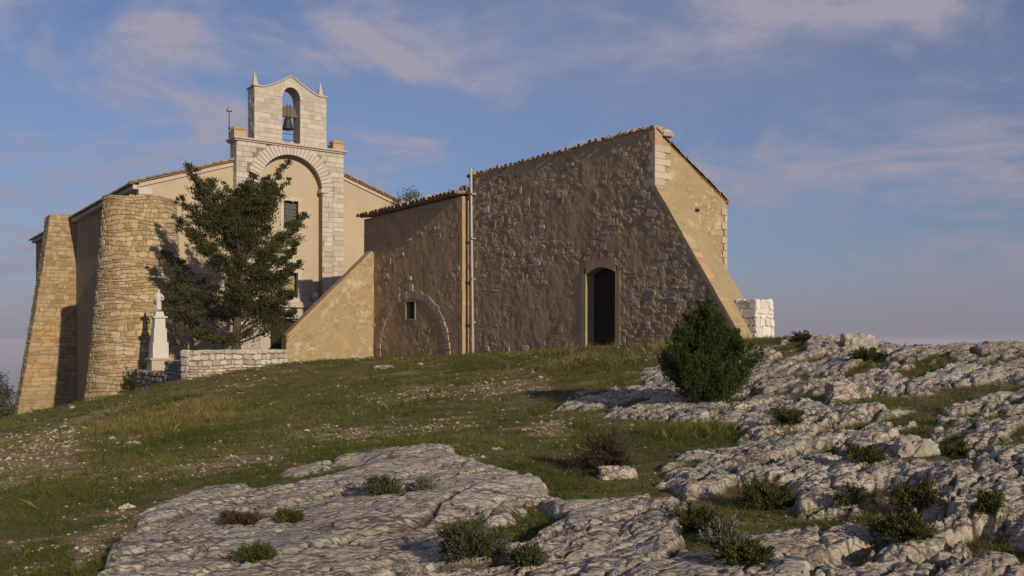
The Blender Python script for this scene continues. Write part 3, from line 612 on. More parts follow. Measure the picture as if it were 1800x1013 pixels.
# ------------------------------------------------------------------ barn
def build_barn():
    E = .65; nl, nr = 16.36, 26.38; ztop = 6.42
    b = thing('barn', 'tall brown rendered stone barn with arched dark doorway and sloping corner buttress', 'barn', EN(E, 21, -.6))
    O = EN(E, 0, 0); Nn = -U
    edge = lambda z: nr if z > 4.66 else nr + (4.66 - z) * .715
    door = lambda s, t: 23.15 < s < 24.76 and t < 2.36
    rb = lambda s, t: fbm(s * .5, t * .7, 77, 3) + .25 * sstep(.6, 0, np.hypot((s - 18.6) / 4, (t - 5) / 1.5)) + .08 * (s > 23.6) + .03
    v, f, r = wallgrid(O, V, Z, Nn, lambda t: nl, edge, -1.6, ztop, .045, .024, 51, door, .32, 1., rb)
    part('front_wall', v, f, M['barn'], b, r)
    # stones that stand out of the render
    pm = planemap(O, V, Z, Nn)
    sc = masonry(pm, nl + .05, nr + 3.3, -.6, 6.2, .17, .28, 61, .02, .022, True, .05, back=.05,
        clip=lambda s, t, hs, ht: s + hs < edge(t) - .15 and not (22.7 < s < 25.2 and t < 2.9) and float(rb(np.array([s]), np.array([t]))[0]) > .45 and rnd.random() < .10)
    lay(sc, 'exposed_stone', M['barnstone'], b, 200)
    # corner quoins high on the right
    for i in range(6):
        z = 4.66 + i * .2; L = (.34, .16)[i % 2] * rnd.uniform(.5, 1.4)
        part('quoin', *box_vf(EN(E - .012, nr - L, z), (L + .012) * V, (.42 + .25 * (i % 2)) * U, .185 * Z), M['quoin'], b, rnd.random())
    # gable end, its white quoins and the buttress behind the front face
    D = 3.16; gt = lambda s: ztop - .12 - s * .60
    v, f, r = wallgrid(EN(E, nr - .02, 0), U, Z, V, lambda t: 0, lambda t: D, -1.6, gt, .045, .03, 57, None, .3, 1., lambda s, t: fbm(s * .9, t * .9, 58, 3) - .02); part('gable_wall', v, f, M['gable'], b, r)
    for i in range(17):
        L = (.2, .12)[i % 2] * rnd.uniform(.8, 1.3); part('quoin', *box_vf(EN(E + D - L, nr - .3, .4 + i * .225), L * U + .015 * U, .33 * V, .21 * Z), M['quoin'], b, rnd.random())
    P = [EN(E + .06, nr - .1, -1.5), EN(E + .06, nr - .1, 4.6), EN(E + .06, edge(-1.5) - .02, -1.5)]
    v, f = prism(P, .95 * U)
    part('buttress', v, f, M['gable'], b)
    sl = np.array(EN(E - .02, edge(-1.5), -1.5)) - EN(E - .02, nr, 4.66); ln = np.linalg.norm(sl); sl /= ln; nn = np.cross(sl, U); nn = nn if nn[2] > 0 else -nn
    v, f = wallgrid(EN(E - .015, nr, 4.66), U, sl, nn, lambda t: 0, lambda t: 1.05, 0, ln, .1, .02, 71, None, .12); part('buttress_slope', v, f, M['gable'], b)
    for z0, e0 in ((2.5, 2.1), (2.2, 2.25), (4.0, 1.4), (4.0, 1.75), (2.55, 1.5)):
        part('putlog_hole_shade', *box_vf(EN(E + e0, nr - .02, z0), .16 * U, .035 * V, .1 * Z), M['dark'], b)  # shallow dark blocks paint the shade of holes; no recess is cut
    # doorway: rendered surround, segmental head, dark recess and planks
    a, c, sp, tp = 23.25, 24.66, 2.16, 2.36
    arch = [(a + (c - a) * i / 10, sp + (tp - sp) * math.sin(math.pi * i / 10)) for i in range(11)]
    q = []
    for i in range(10):
        (x0, z0), (x1, z1) = arch[i], arch[i + 1]; q.append(prism([EN(E - .022, x0, z0), EN(E - .022, x1, z1), EN(E - .022, x1, 2.62), EN(E - .022, x0, 2.62)], .40 * U))
    v, f, _ = join(q); part('door_head', v, f, M['barn'], b)
    part('door_jamb', *box_vf(EN(E - .024, a - .22, -.6), .22 * V, .5 * U, 2.8 * Z), M['gable'], b)
    part('door_jamb', *box_vf(EN(E - .024, c, -.6), .22 * V, .5 * U, 2.8 * Z), M['barn'], b)
    d = part('door', *box_vf(EN(E + .36, a - .02, -.6), 1.45 * V, .06 * U, 3.1 * Z), M['dark'], b)
    for i in range(7): part('door_plank', *box_vf(EN(E + .335, a + .012 + i * .2, -.6), .185 * V, .022 * U, 2.95 * Z), M['dark'], d)
    # roof falling to the rear; the upper tile ends show along the front
    B = EN(E + D + .25, 0, ztop + .04 - (D + .25) * .60) - EN(E - .12, 0, ztop + .04); bn = B / np.linalg.norm(B)
    corrugated(EN(E + .06, nl + .02, ztop - .12), (nr - nl - .06) * V, B * .93, 0, .36, M['tile'], b)
    n = nl; 
    while n < nr + .1:
        tile(b, EN(E - .06 + rnd.uniform(-.04, .05), n, ztop - .05 + rnd.uniform(-.03, .04)), bn, 1.1 * rnd.uniform(.85, 1.15)); n += .27 * rnd.uniform(.85, 1.15)
    for i in range(16):
        nn_ = rnd.uniform(nl, nr); s = rnd.uniform(.06, .11)
        v, f = lathe_vf(EN(E + .02, nn_, ztop - .06), [(s, 0), (s * 1.1, s * .6), (s * .7, s * 1.2), (.02, s * 1.4)], 7); part('coping_stone', v, f, M['barn'], b, .2 + .3 * rnd.random())
    for i in range(10): tile(b, EN(E + .05, nr - .04, ztop - .09) + bn * (i * .37), bn, .8 * rnd.uniform(.9, 1.1))
    v, f = lathe_vf(EN(E + .5, nr - .1, ztop - .28), [(.25, 0), (.3, .1), (.2, .2), (.03, .25)], 7); part('coping_stone', v, f, M['quoin'], b, .8)
    # side wall on the left, seen above the annex roof
    v, f = prism([EN(E + .02, nl + .02, -1), EN(E + .02, nl + .02, ztop - .05), EN(E + D, nl + .02, gt(D)), EN(E + D, nl + .02, -1)], .3 * V); part('rear_side_wall', v, f, M['barn'], b)
    v, f = box_vf(EN(E + D - .3, nl + .32, -1.5), (nr - nl - .65) * V, .29 * U, (gt(D) + 1.4) * Z); part('rear_wall', v, f, M['barn'], b)
    # drainpipe
    dp = part('drainpipe', *tube_vf([EN(E - .12, 16.66, 6.62), EN(E - .12, 16.72, 3.2), EN(E - .12, 16.80, -.7)], [.055, .055, .055], 8), M['zinc'], b)
    for z in (5.6, 3.9, 2.35, .7):
        part('pipe_clip', *box_vf(EN(E - .19, 16.62, z), .2 * V, .22 * U, .05 * Z), M['zinc'], dp)
build_barn()

# ------------------------------------------------------------------ annex
def build_annex():
    E = .35; nl, nr = 8.05, 16.32; zt = 5.58; D = 5.
    a = thing('annex', 'low brown rendered annex with blocked pointed arch, tiny window and tiled eave', 'building', EN(E, 12, -.9))
    hole = lambda s, t: 11.92 < s < 12.70 and .93 < t < 1.70
    v, f, r = wallgrid(EN(E, 0, 0), V, Z, -U, lambda t: nl, lambda t: nr, -1.9, zt, .05, .022, 83, hole, .3, 1., lambda s, t: fbm(s * .6, t * .8, 99, 3) - .07); part('front_wall', v, f, M['barn'], a, r)
    pm = planemap(EN(E, 0, 0), V, Z, -U)
    sc = masonry(pm, nl + .1, nr - .1, -.8, 5.3, .16, .24, 87, .012, .04, True, .03, back=.05, clip=lambda s, t, hs, ht: not (9.2 < s < 15.6 and t < 2.4) and float(fbm(np.array([s * .6]), np.array([t * .8]), 99, 3)[0]) > .5 and rnd.random() < .08)
    lay(sc, 'exposed_stone', M['barnstone'], a, 100)
    v, f = box_vf(EN(E + .3, nr - .31, -1.9), .3 * V, .28 * U, (zt + 1.85) * Z); part('corner_pilaster', v, f, M['gable'], a)
    v, f = wallgrid(EN(E, nr - .005, 0), U, Z, V, lambda t: 0, lambda t: .33, -1.9, zt - .02, .08, .012, 91, None, .2); part('corner_return', v, f, M['gable'], a)
    v, f = box_vf(EN(E + .3, nl, -1.9), .3 * V, (D - .3) * U, (zt + 1.85) * Z); part('side_wall', v, f, M['gable'], a)
    v, f = box_vf(EN(E + D - .3, nl + .3, -1.9), (nr - nl - .6) * V, .3 * U, (zt + 1.85) * Z); part('rear_wall', v, f, M['barn'], a)
    # blocked arch: single voussoirs on a slightly pointed curve
    cx, hw, z0, zp = 12.4, 2.75, -.75, 1.78
    def curve(q, off):
        t = abs(q); ang = t * 1.22; R = 3.5
        x = (1 - t) * 0; 
        y = (zp - z0) * math.cos(t * math.pi / 2) ** .85 + z0; x = hw * math.sin(t * math.pi / 2) ** 1.0
        nx, nz = math.sin(t * math.pi / 2), math.cos(t * math.pi / 2) + .05
        return cx + math.copysign(x + nx * off, q) , y + nz * off
    k = 30
    for i in range(k):
        q0, q1 = -1 + 2 * i / k + .006, -1 + 2 * (i + 1) / k - .006; w = .30 * rnd.uniform(.85, 1.2)
        P = [curve(q0, 0), curve(q1, 0), curve(q1, w), curve(q0, w)]
        v, f = prism([EN(E + .08, x, z) for x, z in P], -(.108 + rnd.uniform(0, .025)) * U); part('arch_stone', v, f, M['barnstone'], a, .35 + .3 * rnd.random())
    v, f = box_vf(EN(E - .03, 12.24, 2.08), .3 * V, .1 * U, .3 * Z); part('keystone', v, f, M['barnstone'], a, .8)
    # small window
    o = [box_vf(EN(E - .03, 11.86, .87), .1 * V, .3 * U, .9 * Z), box_vf(EN(E - .03, 12.66, .87), .1 * V, .3 * U, .9 * Z), box_vf(EN(E - .03, 11.96, 1.66), .7 * V, .3 * U, .11 * Z), box_vf(EN(E - .03, 11.96, .87), .7 * V, .3 * U, .08 * Z)]
    v, f, _ = join(o); part('window_frame', v, f, M['gable'], a)
    w = part('window', *box_vf(EN(E + .2, 11.95, .94), .72 * V, .05 * U, .73 * Z), M['dark'], a)
    for q in range(3): part('shutter_plank', *box_vf(EN(E + .18, 11.97 + q * .235, .95), .22 * V, .018 * U, .71 * Z), M['dark'], w)
    # roof
    B = (D + .3) * U + .62 * Z; bn = B / np.linalg.norm(B)
    corrugated(EN(E - .12, nl - .1, zt + .10), (nr - nl + .05) * V, B, 0, .3, M['tile'], a)
    n = nl - .05
    while n < nr - .05:
        tile(a, EN(E - .30 + rnd.uniform(-.04, .04), n, zt + .10), bn, 1.25); tile(a, EN(E + .06 + rnd.uniform(-.05, .05), n + .02, zt + .17), bn, 1.2)
        o = tile(a, EN(E - .24 + rnd.uniform(-.03, .03), n + .15, zt + .16), bn, 1.15, math.pi); n += .3
    for i in range(20):
        s = rnd.uniform(.08, .17); v, f = lathe_vf(EN(E + rnd.uniform(.1, .7), nl + (nr - nl) * (i + rnd.random()) / 20, zt + .27), [(s * .9, 0), (s * 1.15, s * .5), (s * .8, s * 1.1), (.02, s * 1.3)], 7); part('roof_stone', v, f, M['barnstone'], a, rnd.random())
    # sloping buttress at the left corner
    q = [(.0, -1.9), (.0, 3.98), (-.25, 3.85), (-4.05, .22), (-4.12, -1.9)]
    v, f = prism([EN(E + x, 8.55, z) for x, z in q], .43 * V); part('buttress_core', v, f, M['mortar'], a)
    # its sunny face and its sloping top as rough sheets
    n1 = 9.0
    v, f, r = wallgrid(EN(E, n1, 0), U, Z, V, lambda t: -4.1 if t < .22 else -4.1 + (t - .22) * 1.06, lambda t: .02, -1.9, 3.97, .045, .025, 97, None, .05, 1., lambda s, t: fbm(s * .9, t * .9, 59, 3) - .03); part('buttress_face', v, f, M['gable'], a, r)
    s0 = EN(E - 4.14, 8.5, .24); s1 = EN(E - .1, 8.5, 4.06); sl = s1 - s0; ln = np.linalg.norm(sl); sl /= ln; nn = np.cross(V, sl); nn = nn if nn[2] > 0 else -nn
    v, f = wallgrid(s0, V, sl, nn, lambda t: 0, lambda t: .52, 0, ln, .1, .015, 101, None, .1); part('buttress_coping', v, f, M['barn'], a)
    v, f = wallgrid(EN(E - 4.13, 8.5, 0), V, Z, -U, lambda t: 0, lambda t: .52, -1.9, .3, .1, .015, 103, None, .1); part('buttress_end', v, f, M['barn'], a)
build_annex()

# ------------------------------------------------------------------ terrace, dry walls, monument, pillar
def wall_run(name, label, A, Bp, zt, zb, th, m, ch, sw, seed, lim=300, back=True):
    A = np.array([*A, 0.]); Bp = np.array([*Bp, 0.]); S = Bp - A; L = np.linalg.norm(S); S /= L; Nn = np.array([S[1], -S[0], 0])
    r = thing(name, label, 'wall', (A + Bp) / 2 + [0, 0, zb])
    v, f = box_vf(A - Nn * (th - .03) + Z * zb + S * .03, S * (L - .06), Nn * (th - .06), (zt - zb - .03) * Z); part('core', v, f, M['mortar'], r)
    st = masonry(planemap(A, S, Z, Nn), 0, L, zb, zt, ch, sw, seed, .014, .05, True, .02)
    st += masonry(planemap(A + Z * zt, S, -Nn, Z), 0, L, 0, th, th * .5, sw * 1.1, seed + 1, .014, .03, True)
    st += masonry(planemap(A - Nn * th, Nn, Z, -S), 0, th, zb, zt, ch * 1.1, th * .6, seed + 2, .014, .03, True)
    lay(st, 'wall_stone', m, r, lim)
cA = EN(-8.35, 10.7, 0)[:2]; cB = EN(-3.75, 9.1, 0)[:2]; cC = EN(-8.35, 2.1, 0)[:2]
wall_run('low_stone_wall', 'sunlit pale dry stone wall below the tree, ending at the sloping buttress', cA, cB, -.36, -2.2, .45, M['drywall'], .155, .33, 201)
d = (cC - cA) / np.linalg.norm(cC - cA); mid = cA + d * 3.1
wall_run('shaded_stone_wall', 'dark shaded rubble retaining wall beside the white monument', mid, cA + d * .06, -.80, -2.6, .45, M['shade_wall'], .13, .22, 211)
wall_run('lower_stone_wall', 'lower dark rubble wall under the plinth of the white monument', cC, mid - d * .01, -1.28, -3.2, .5, M['shade_wall'], .13, .22, 221)
P = [EN(-3.8, 8.9, -1.0), np.array([-11.9, 34.9, -1.0]), EN(-7.7, 2.2, -1.0), EN(-7.2, .05, -1.0), EN(2, .05, -1.0), EN(2, 8.0, -1.0)]
v, f = prism(P, -3 * Z); o = part('terrace', v, f, M['earth'], None); o['kind'] = 'structure'
MON = at(279, 600, 39.3)
def build_monument():
    c = np.array([MON[0], MON[1], -1.28]); m = thing('monument', 'white stepped stone pedestal carrying a small statue in front of the tower', 'monument', c)
    def blk(name, hw, z0, z1, mt, tap=1., rn=.5):
        v = []
        for z, k in ((z0, 1), (z1, tap)):
            for a, b in ((-1, -1), (1, -1), (1, 1), (-1, 1)): v.append(c * [1, 1, 0] + a * hw * k * U + b * hw * k * V + z * Z)
        part(name, v, [(3, 2, 1, 0), (4, 5, 6, 7), (0, 1, 5, 4), (1, 2, 6, 5), (2, 3, 7, 6), (3, 0, 4, 7)], mt, m, rn)
    blk('foundation', .40, -2.6, -1.32, M['shade_wall']); blk('plinth', .39, -1.32, -.80, M['quoin']); blk('plinth_slab', .45, -.798, -.72, M['quoin'])  # foundation uses the stone with shade in its colour
    blk('lower_tier', .33, -.718, -.05, M['marble'], .97); blk('middle_tier', .275, -.048, .55, M['marble'], .95); blk('upper_tier', .225, .552, 1.0, M['marble'], .93)
    blk('cornice', .29, 1.002, 1.07, M['marble']); blk('statue_base', .19, 1.072, 1.28, M['marble'], .8)
    # robed figure: one skinned body
    s = np.array([c[0], c[1], 1.28]); J = [(0, 0, .02, .15), (0, 0, .22, .125), (0, 0, .45, .115), (0, 0, .62, .12), (0, 0, .74, .10), (0, 0, .81, .045), (0, .015, .88, .06), (0, .01, .97, .05),
        (.13, .0, .72, .05), (.19, .05, .58, .042), (.12, .15, .50, .03), (-.13, 0, .72, .05), (-.20, .04, .60, .042), (-.15, .12, .70, .03), (.03, .17, .52, .022), (-.14, .15, .80, .022)]
    ed = [(0, 1), (1, 2), (2, 3), (3, 4), (4, 5), (5, 6), (6, 7), (4, 8), (8, 9), (9, 10), (4, 11), (11, 12), (12, 13), (10, 14), (13, 15)]
    me = bpy.data.meshes.new('statue'); me.from_pydata([tuple(a * U + b * V + z * Z) for a, b, z, r in J], ed, []); me.update(); me.materials.append(M['marble'])
    o = bpy.data.objects.new('statue', me); COL.objects.link(o); o.location = tuple(s); tag(o, 'small white robed statue standing on the stepped pedestal', 'statue')
    sk = o.modifiers.new('skin', 'SKIN'); 
    for i, q in enumerate(me.skin_vertices[0].data if me.skin_vertices else []): q.radius = (J[i][3], J[i][3])
    if not me.skin_vertices:
        bpy.context.view_layer.objects.active = o; bpy.ops.mesh.customdata_skin_add()
        for i, q in enumerate(me.skin_vertices[0].data): q.radius = (J[i][3], J[i][3])
    me.skin_vertices[0].data[0].use_root = True; ss = o.modifiers.new('sub', 'SUBSURF'); ss.levels = 2; ss.render_levels = 2
build_monument()
def build_pillar():
    g = hit(1324, 600); D = 25.2; x0 = at(1299, 600, D); c = at(1325, 600, D); zb = float(height(c[0], c[1])[0]) - .3; zt = at(1325, 527, D)[2]
    p = thing('whitewashed_pillar', 'square whitewashed rubble pillar beside the barn corner', 'pillar', (c[0], c[1], zb)); h = .37
    v, f = box_vf(np.array([c[0], c[1], zb]) - h * .96 * (U + V), 2 * h * .96 * U, 2 * h * .96 * V, (zt - zb - .03) * Z); part('core', v, f, M['white'], p, .5)
    st = []
    for k, (S, Nn) in enumerate(((U, V), (V, -U), (-U, -V), (-V, U))):
        tp = lambda s, t, d, S=S, Nn=Nn: np.array([c[0], c[1], t]) + (Nn * (h + d) + S * (s - h)) * (1.10 - .12 * (t - zb) / (zt - zb))
        st += masonry(tp, 0, 2 * h, zb, zt, .17, .30, 301 + k, .005, .016, True, .03)
    st += masonry(planemap(np.array([c[0], c[1], zt - .02]) - h * (U + V), U, V, Z), 0, 2 * h, 0, 2 * h, .3, .3, 309, .01, .03, True)
    lay(st, 'whitewashed_stone', M['white'], p)
build_pillar()

# ------------------------------------------------------------------ plants
def leaves(P, dirs, L, Wd, rs, r2=None):
    """one narrow two-triangle leaf at each point, along dirs"""
    n = len(P); d = dirs / (np.linalg.norm(dirs, axis=1, keepdims=True) + 1e-9); q = rs.normal(size=(n, 3)); s = np.cross(d, q); s /= np.linalg.norm(s, axis=1, keepdims=True) + 1e-9
    L = np.asarray(L).reshape(-1, 1) * np.ones((n, 1)); Wd = np.asarray(Wd).reshape(-1, 1) * np.ones((n, 1))
    v = np.stack([P, P + d * L * .5 + s * Wd, P + d * L, P + d * L * .5 - s * Wd], 1).reshape(-1, 3); i = np.arange(n) * 4
    t = np.stack([i, i + 1, i + 2, i + 3], 1); r = np.repeat(rs.rand(n) if r2 is None else r2, 4); return v, t, r
def foliage(name, P, dirs, L, Wd, rs, m, parent, r2=None):
    v, t, r = leaves(P, dirs, L, Wd, rs, r2); return link(name, fastmesh(name, v - rootloc(parent), t, {'rnd': r}, False, 4), m, parent)
def build_tree():
    rs = np.random.RandomState(5); D = 38.2; b = at(415, 612, D); b[2] = -1.0
    t = thing('conifer_tree', 'dark green spreading conifer in front of the church facade', 'tree', b)
    tips = [(330, 290), (342, 318), (372, 318), (395, 325), (425, 335), (442, 308), (468, 312), (480, 325), (499, 286), (500, 320), (536, 378), (515, 392), (522, 430), (526, 462), (505, 480), (518, 515), (517, 545), (495, 548), (440, 585), (375, 592), (345, 582), (318, 555), (296, 530), (300, 500), (312, 478), (286, 440), (305, 452), (308, 385), (318, 350), (335, 400), (350, 350), (455, 350), (470, 400)]
    br = []; CP_ = []; CD = []; CR = []
    tr = [b + [0, 0, -.3], b + [.0, 0, .6], b + [.03, 0, 1.6], b + [.12, .05, 3.0], b + [.15, .1, 4.6], b + [.2, .1, 6.2]]
    br.append(tube_vf(tr, [.24, .20, .17, .13, .08, .03], 9))
    def limb(tip, dens=1.):
        lat = math.hypot(tip[0] - b[0], tip[1] - b[1]); z0 = max(b[2] + .9, min(b[2] + 5.2, tip[2] - lat * .55 - .35 * max(0, tip[2] - 2.2)))
        k = (z0 - b[2]) / 6.2; s = np.array([b[0] + .2 * k, b[1] + .1 * k, z0]); mdl = (s + tip) / 2 + [0, 0, -.12 * lat] + rs.normal(0, .12, 3)
        q = np.linspace(0, 1, 9)[:, None]; c = (1 - q) ** 2 * s + 2 * q * (1 - q) * mdl + q * q * tip; ln = np.linalg.norm(tip - s)
        br.append(tube_vf(list(c), list(np.linspace(.06, .012, 9)), 5))
        m = int(ln * 11 * dens) + 6
        for _ in range(m):
            u = rs.uniform(.30, 1.0) ** .8; i = min(7, int(u * 8)); p = c[i] + (c[i + 1] - c[i]) * (u * 8 - i)
            R = (.44 * (1 - u) + .11) * rs.uniform(.7, 1.25); p = p + rs.normal(0, 1, 3) * [R * .75, R * .75, R * .42]
            n = int(34 + 130 * R); off = rs.normal(0, .5, (n, 3)) * [R, R, R * .55]
            CP_.append(p + off); dd = (c[8] - c[4]) / (np.linalg.norm(c[8] - c[4]) + 1e-6); CD.append(dd + rs.normal(0, .55, (n, 3)) + off * .8 + [0, 0, .35]); CR.append(np.full(n, rs.rand() * .6) + rs.rand(n) * .4)
    for px, py in tips: limb(at(px, py, D + (rs.uniform(-1.3, 1.3) if px > 318 or py < 420 else rs.uniform(1.7, 2.3))), .85 if px > 318 or py < 420 else .5)
    for _ in range(40):
        z = rs.uniform(1.2, 6.6); w = 2.75 * (1 - max(0, z - 2.2) / 5.2); a = rs.uniform(-2.2, 2.6); rr = w * rs.uniform(.2, .95)
        limb(np.array([b[0] + rr * math.cos(a), b[1] + rr * math.sin(a), z]), .9)
    v, f, _ = join(br); part('trunk', v, f, M['bark'], t)
    foliage('crown', np.concatenate(CP_), np.concatenate(CD), rs.uniform(.07, .14, sum(map(len, CP_))), .022, rs, M['conifer'], t, np.concatenate(CR))
build_tree()
def build_far_trees():
    rs = np.random.RandomState(8)
    for nm, lab, c, R, n, m in (('tree', 'small leafy tree top showing over the annex roof', np.array([-5.7, 51., 7.1]), (.75, .75, .9), 2600, 'olive'), ('olive_shrub', 'grey green shrub at far left behind the long buttress', np.array([-31.2, 55.5, -3.6]), (1.5, 1.3, 1.6), 5200, 'olive')):
        gz = float(height(c[0], c[1])[0]); t = thing(nm, lab, 'tree' if nm == 'tree' else 'shrub', (c[0], c[1], gz))
        br = [tube_vf([np.array([c[0], c[1], gz - .2]), c - [0, 0, R[2] * .6], c], [.14, .09, .03], 6)]; P = []; Dd = []
        for _ in range(26):
            e = c + rs.normal(0, .48, 3) * R; br.append(tube_vf([c - [0, 0, R[2] * .6], e], [.04, .01], 4)); k = n // 26; off = rs.normal(0, .2, (k, 3)); P.append(e + off); Dd.append(off + [0, 0, .1] + rs.normal(0, .2, (k, 3)))
        v, f, _ = join(br); part('trunk', v, f, M['bark'], t); foliage('crown', np.concatenate(P), np.concatenate(Dd), .16, .03, rs, M[m], t)
build_far_trees()
def build_juniper():
    rs = np.random.RandomState(21); g = hit(1240, 704); b = np.array([g[0], g[1], g[2]]); sc = g[1] / 1600
    t = thing('juniper_bush', 'dense dark green juniper bush on the rocks before the barn corner', 'bush', b - [0, 0, .05])
    W_, H_ = 76 * sc, 140 * sc; P = []; Dd = []; rr = []; tw = []
    for i in range(620):
        h = rs.rand() ** .8; a = rs.uniform(0, 6.283); prof = (math.sin(min(1, (h + .16) / .62) * math.pi / 2) if h < .46 else (1 - ((h - .46) / .56) ** 1.1)) ; prof = max(prof, .05)
        lob = 1 + .22 * math.sin(a * 3 + h * 5) * (.4 + h) + .13 * math.sin(a * 7 - h * 9); q = rs.uniform(.72, 1.04) * lob; q = q if rs.rand() < .8 else q * rs.rand()
        c = b + [W_ * prof * q * math.cos(a) + W_ * .06 * (1 - h), W_ * prof * q * math.sin(a), H_ * h * (rs.uniform(.90, 1.12) + .10 * math.sin(a * 4 + 1)) + .02]
        n = 95; L = .30 * rs.uniform(.6, 1.15); u = rs.rand(n, 1); ax = np.array([math.cos(a) * .45, math.sin(a) * .45, 1.]) + rs.normal(0, .16, 3)
        off = ax * (u - .45) * L + rs.normal(0, .05, (n, 3)) * (1.15 - u); P.append(c + off); Dd.append(ax + rs.normal(0, .5, (n, 3))); rr.append(np.full(n, rs.rand() * .55) + .45 * rs.rand(n))
        if i % 6 == 0: tw.append(tube_vf([b + [0, 0, -.05], (b + c) / 2 - [0, 0, .08], c], [.02, .013, .005], 4))
    v, f, _ = join(tw); part('stems', v, f, M['bark'], t)
    foliage('foliage', np.concatenate(P), np.concatenate(Dd), rs.uniform(.04, .085, 620 * 95), .0075, rs, M['juniper'], t, np.concatenate(rr))
build_juniper()
SHRUBS = [(1066, 828, 118, 92, 'brown', 'dark brown woody shrub in the grassy hollow below the juniper'),
    (822, 975, 120, 78, 'rosemary', 'largest bushy rosemary growing from a crack in the centre slab'),
    (672, 868, 66, 36, 'rosemary', 'rounded green cushion shrub near the top of the smooth slab'),
    (512, 918, 46, 24, 'green', 'small green tuft shrub in the middle of the smooth slab'),
    (452, 982, 66, 24, 'green', 'low green mat plant in a crack at the slab bottom left'),
    (425, 918, 74, 16, 'brown', 'flat brownish mat plant on the smooth slab, left of the green tuft'),
    (930, 992, 58, 30, 'rosemary', 'small grey green bush at the bottom edge right of the large rosemary'),
    (745, 860, 46, 18, 'silver', 'pale grey cushion plant on the slab beside the rounded shrub'),
    (1352, 893, 112, 62, 'green', 'wide dark green bush among right hand rocks, above the silver cushion'),
    (1268, 952, 62, 46, 'silver', 'silvery flowering cushion shrub at lower right of centre'),
    (1215, 930, 92, 52, 'green', 'dark green bush left of the silvery cushion shrub'),
    (1310, 985, 90, 44, 'green', 'dark low bush below the silvery cushion at the bottom edge'),
    (1612, 895, 76, 50, 'green', 'dark green bush in a rock pocket near right edge'),
    (1590, 942, 104, 42, 'green', 'spreading grassy bush below the rock pocket at right'),
    (1740, 900, 40, 38, 'green', 'small upright green bush nearest the right edge'),
    (1520, 812, 62, 34, 'green', 'green bush left of the yellow lichened rock'),
    (1500, 890, 66, 28, 'rosemary', 'low grey green bush in the middle of the right outcrop'),
    (1385, 752, 58, 30, 'green', 'green tussock bush right of the dry grass hollow'),
    (1410, 602, 42, 22, 'brown', 'round dry bush on the skyline right of the white pillar'),
    (1530, 634, 72, 22, 'green', 'low green bush below the skyline boulder'),
    (1478, 700, 40, 24, 'green', 'dark tuft in the shaded cleft of the right outcrop'),
    (640, 628, 36, 30, 'brown', 'dark weed at the foot of the sloping buttress'),
    (1680, 800, 44, 22, 'green', 'little green tuft right of the yellow lichened rock'),
    (234, 664, 30, 48, 'conifer', 'dark ivy bush in the corner between tower and monument')]
def build_shrubs():
    for i, (px, py, w, h, kind, lab) in enumerate(SHRUBS):
        rs = np.random.RandomState(400 + i)
        g = hit(px, py) if kind != 'conifer' else at(px, py + 22, 40.6); s = g[1] / 1600; W_, H_ = w * s / 2 * 1.08, h * s * .8
        t = thing('shrub', lab, 'shrub', g - [0, 0, .02], 'shrubs scattered over the rocks and grass'); P = []; Dd = []; rr = []; tw = []
        k = int(40 + w * .9); n = 46 if g[1] < 20 else 24
        for q in range(k):
            a = rs.uniform(0, 6.283); el = math.acos(rs.uniform(.05, 1)); d = np.array([math.cos(a) * math.sin(el), math.sin(a) * math.sin(el), math.cos(el)])
            ext = rs.uniform(.35, 1.12) * (1 + .2 * math.sin(a * 3 + i)); tip = g + d * [W_, W_ * .8, H_] * ext
            tip[2] = max(tip[2], float(g[2]) + .01); st = g + (tip - g) * .1
            tw.append(tube_vf([st, tip], [.006, .002], 3)); u = rs.uniform(.25, 1, (n, 1)) ** .7
            P.append(st + (tip - st) * u + rs.normal(0, .035 * H_ + .006, (n, 3))); Dd.append(d * .9 + [0, 0, .35] + rs.normal(0, .45, (n, 3))); rr.append(np.full(n, rs.rand() * .5) + .5 * rs.rand(n))
        v, f, _ = join(tw); part('twigs', v, f, M['bark'], t); lw = .0045 * max(1, g[1] / 9)
        foliage('foliage', np.concatenate(P), np.concatenate(Dd), rs.uniform(.025, .055, k * n) * max(1, g[1] / 11), lw, rs, M[kind], t, np.concatenate(rr))
build_shrubs()
BOULD = [(234, 782, 30, 10, 'pale rock lying in the dry grass, larger of the pair'), (168, 777, 24, 7, 'pale rock lying in the dry grass, smaller of the pair'), (378, 755, 16, 7, 'small pale stone in grass right of the dry tussocks'), (225, 893, 34, 12, 'pale flat stone at the left tip of the smooth slab'),
    (1506, 612, 62, 26, 'yellow lichened block on the skyline'), (1612, 800, 74, 40, 'craggy rock with yellow lichen in the right outcrop'), (1488, 704, 78, 36, 'blocky rock with a shaded face in the right outcrop'), (1085, 838, 80, 26, 'low pale rock in the grass below the brown shrub'), (675, 645, 44, 5, 'flat stone in the grass before the annex'), (875, 790, 26, 8, 'small white rock in grass above the smooth slab'), (175, 965, 70, 14, 'half buried grey slab by the earth path')]
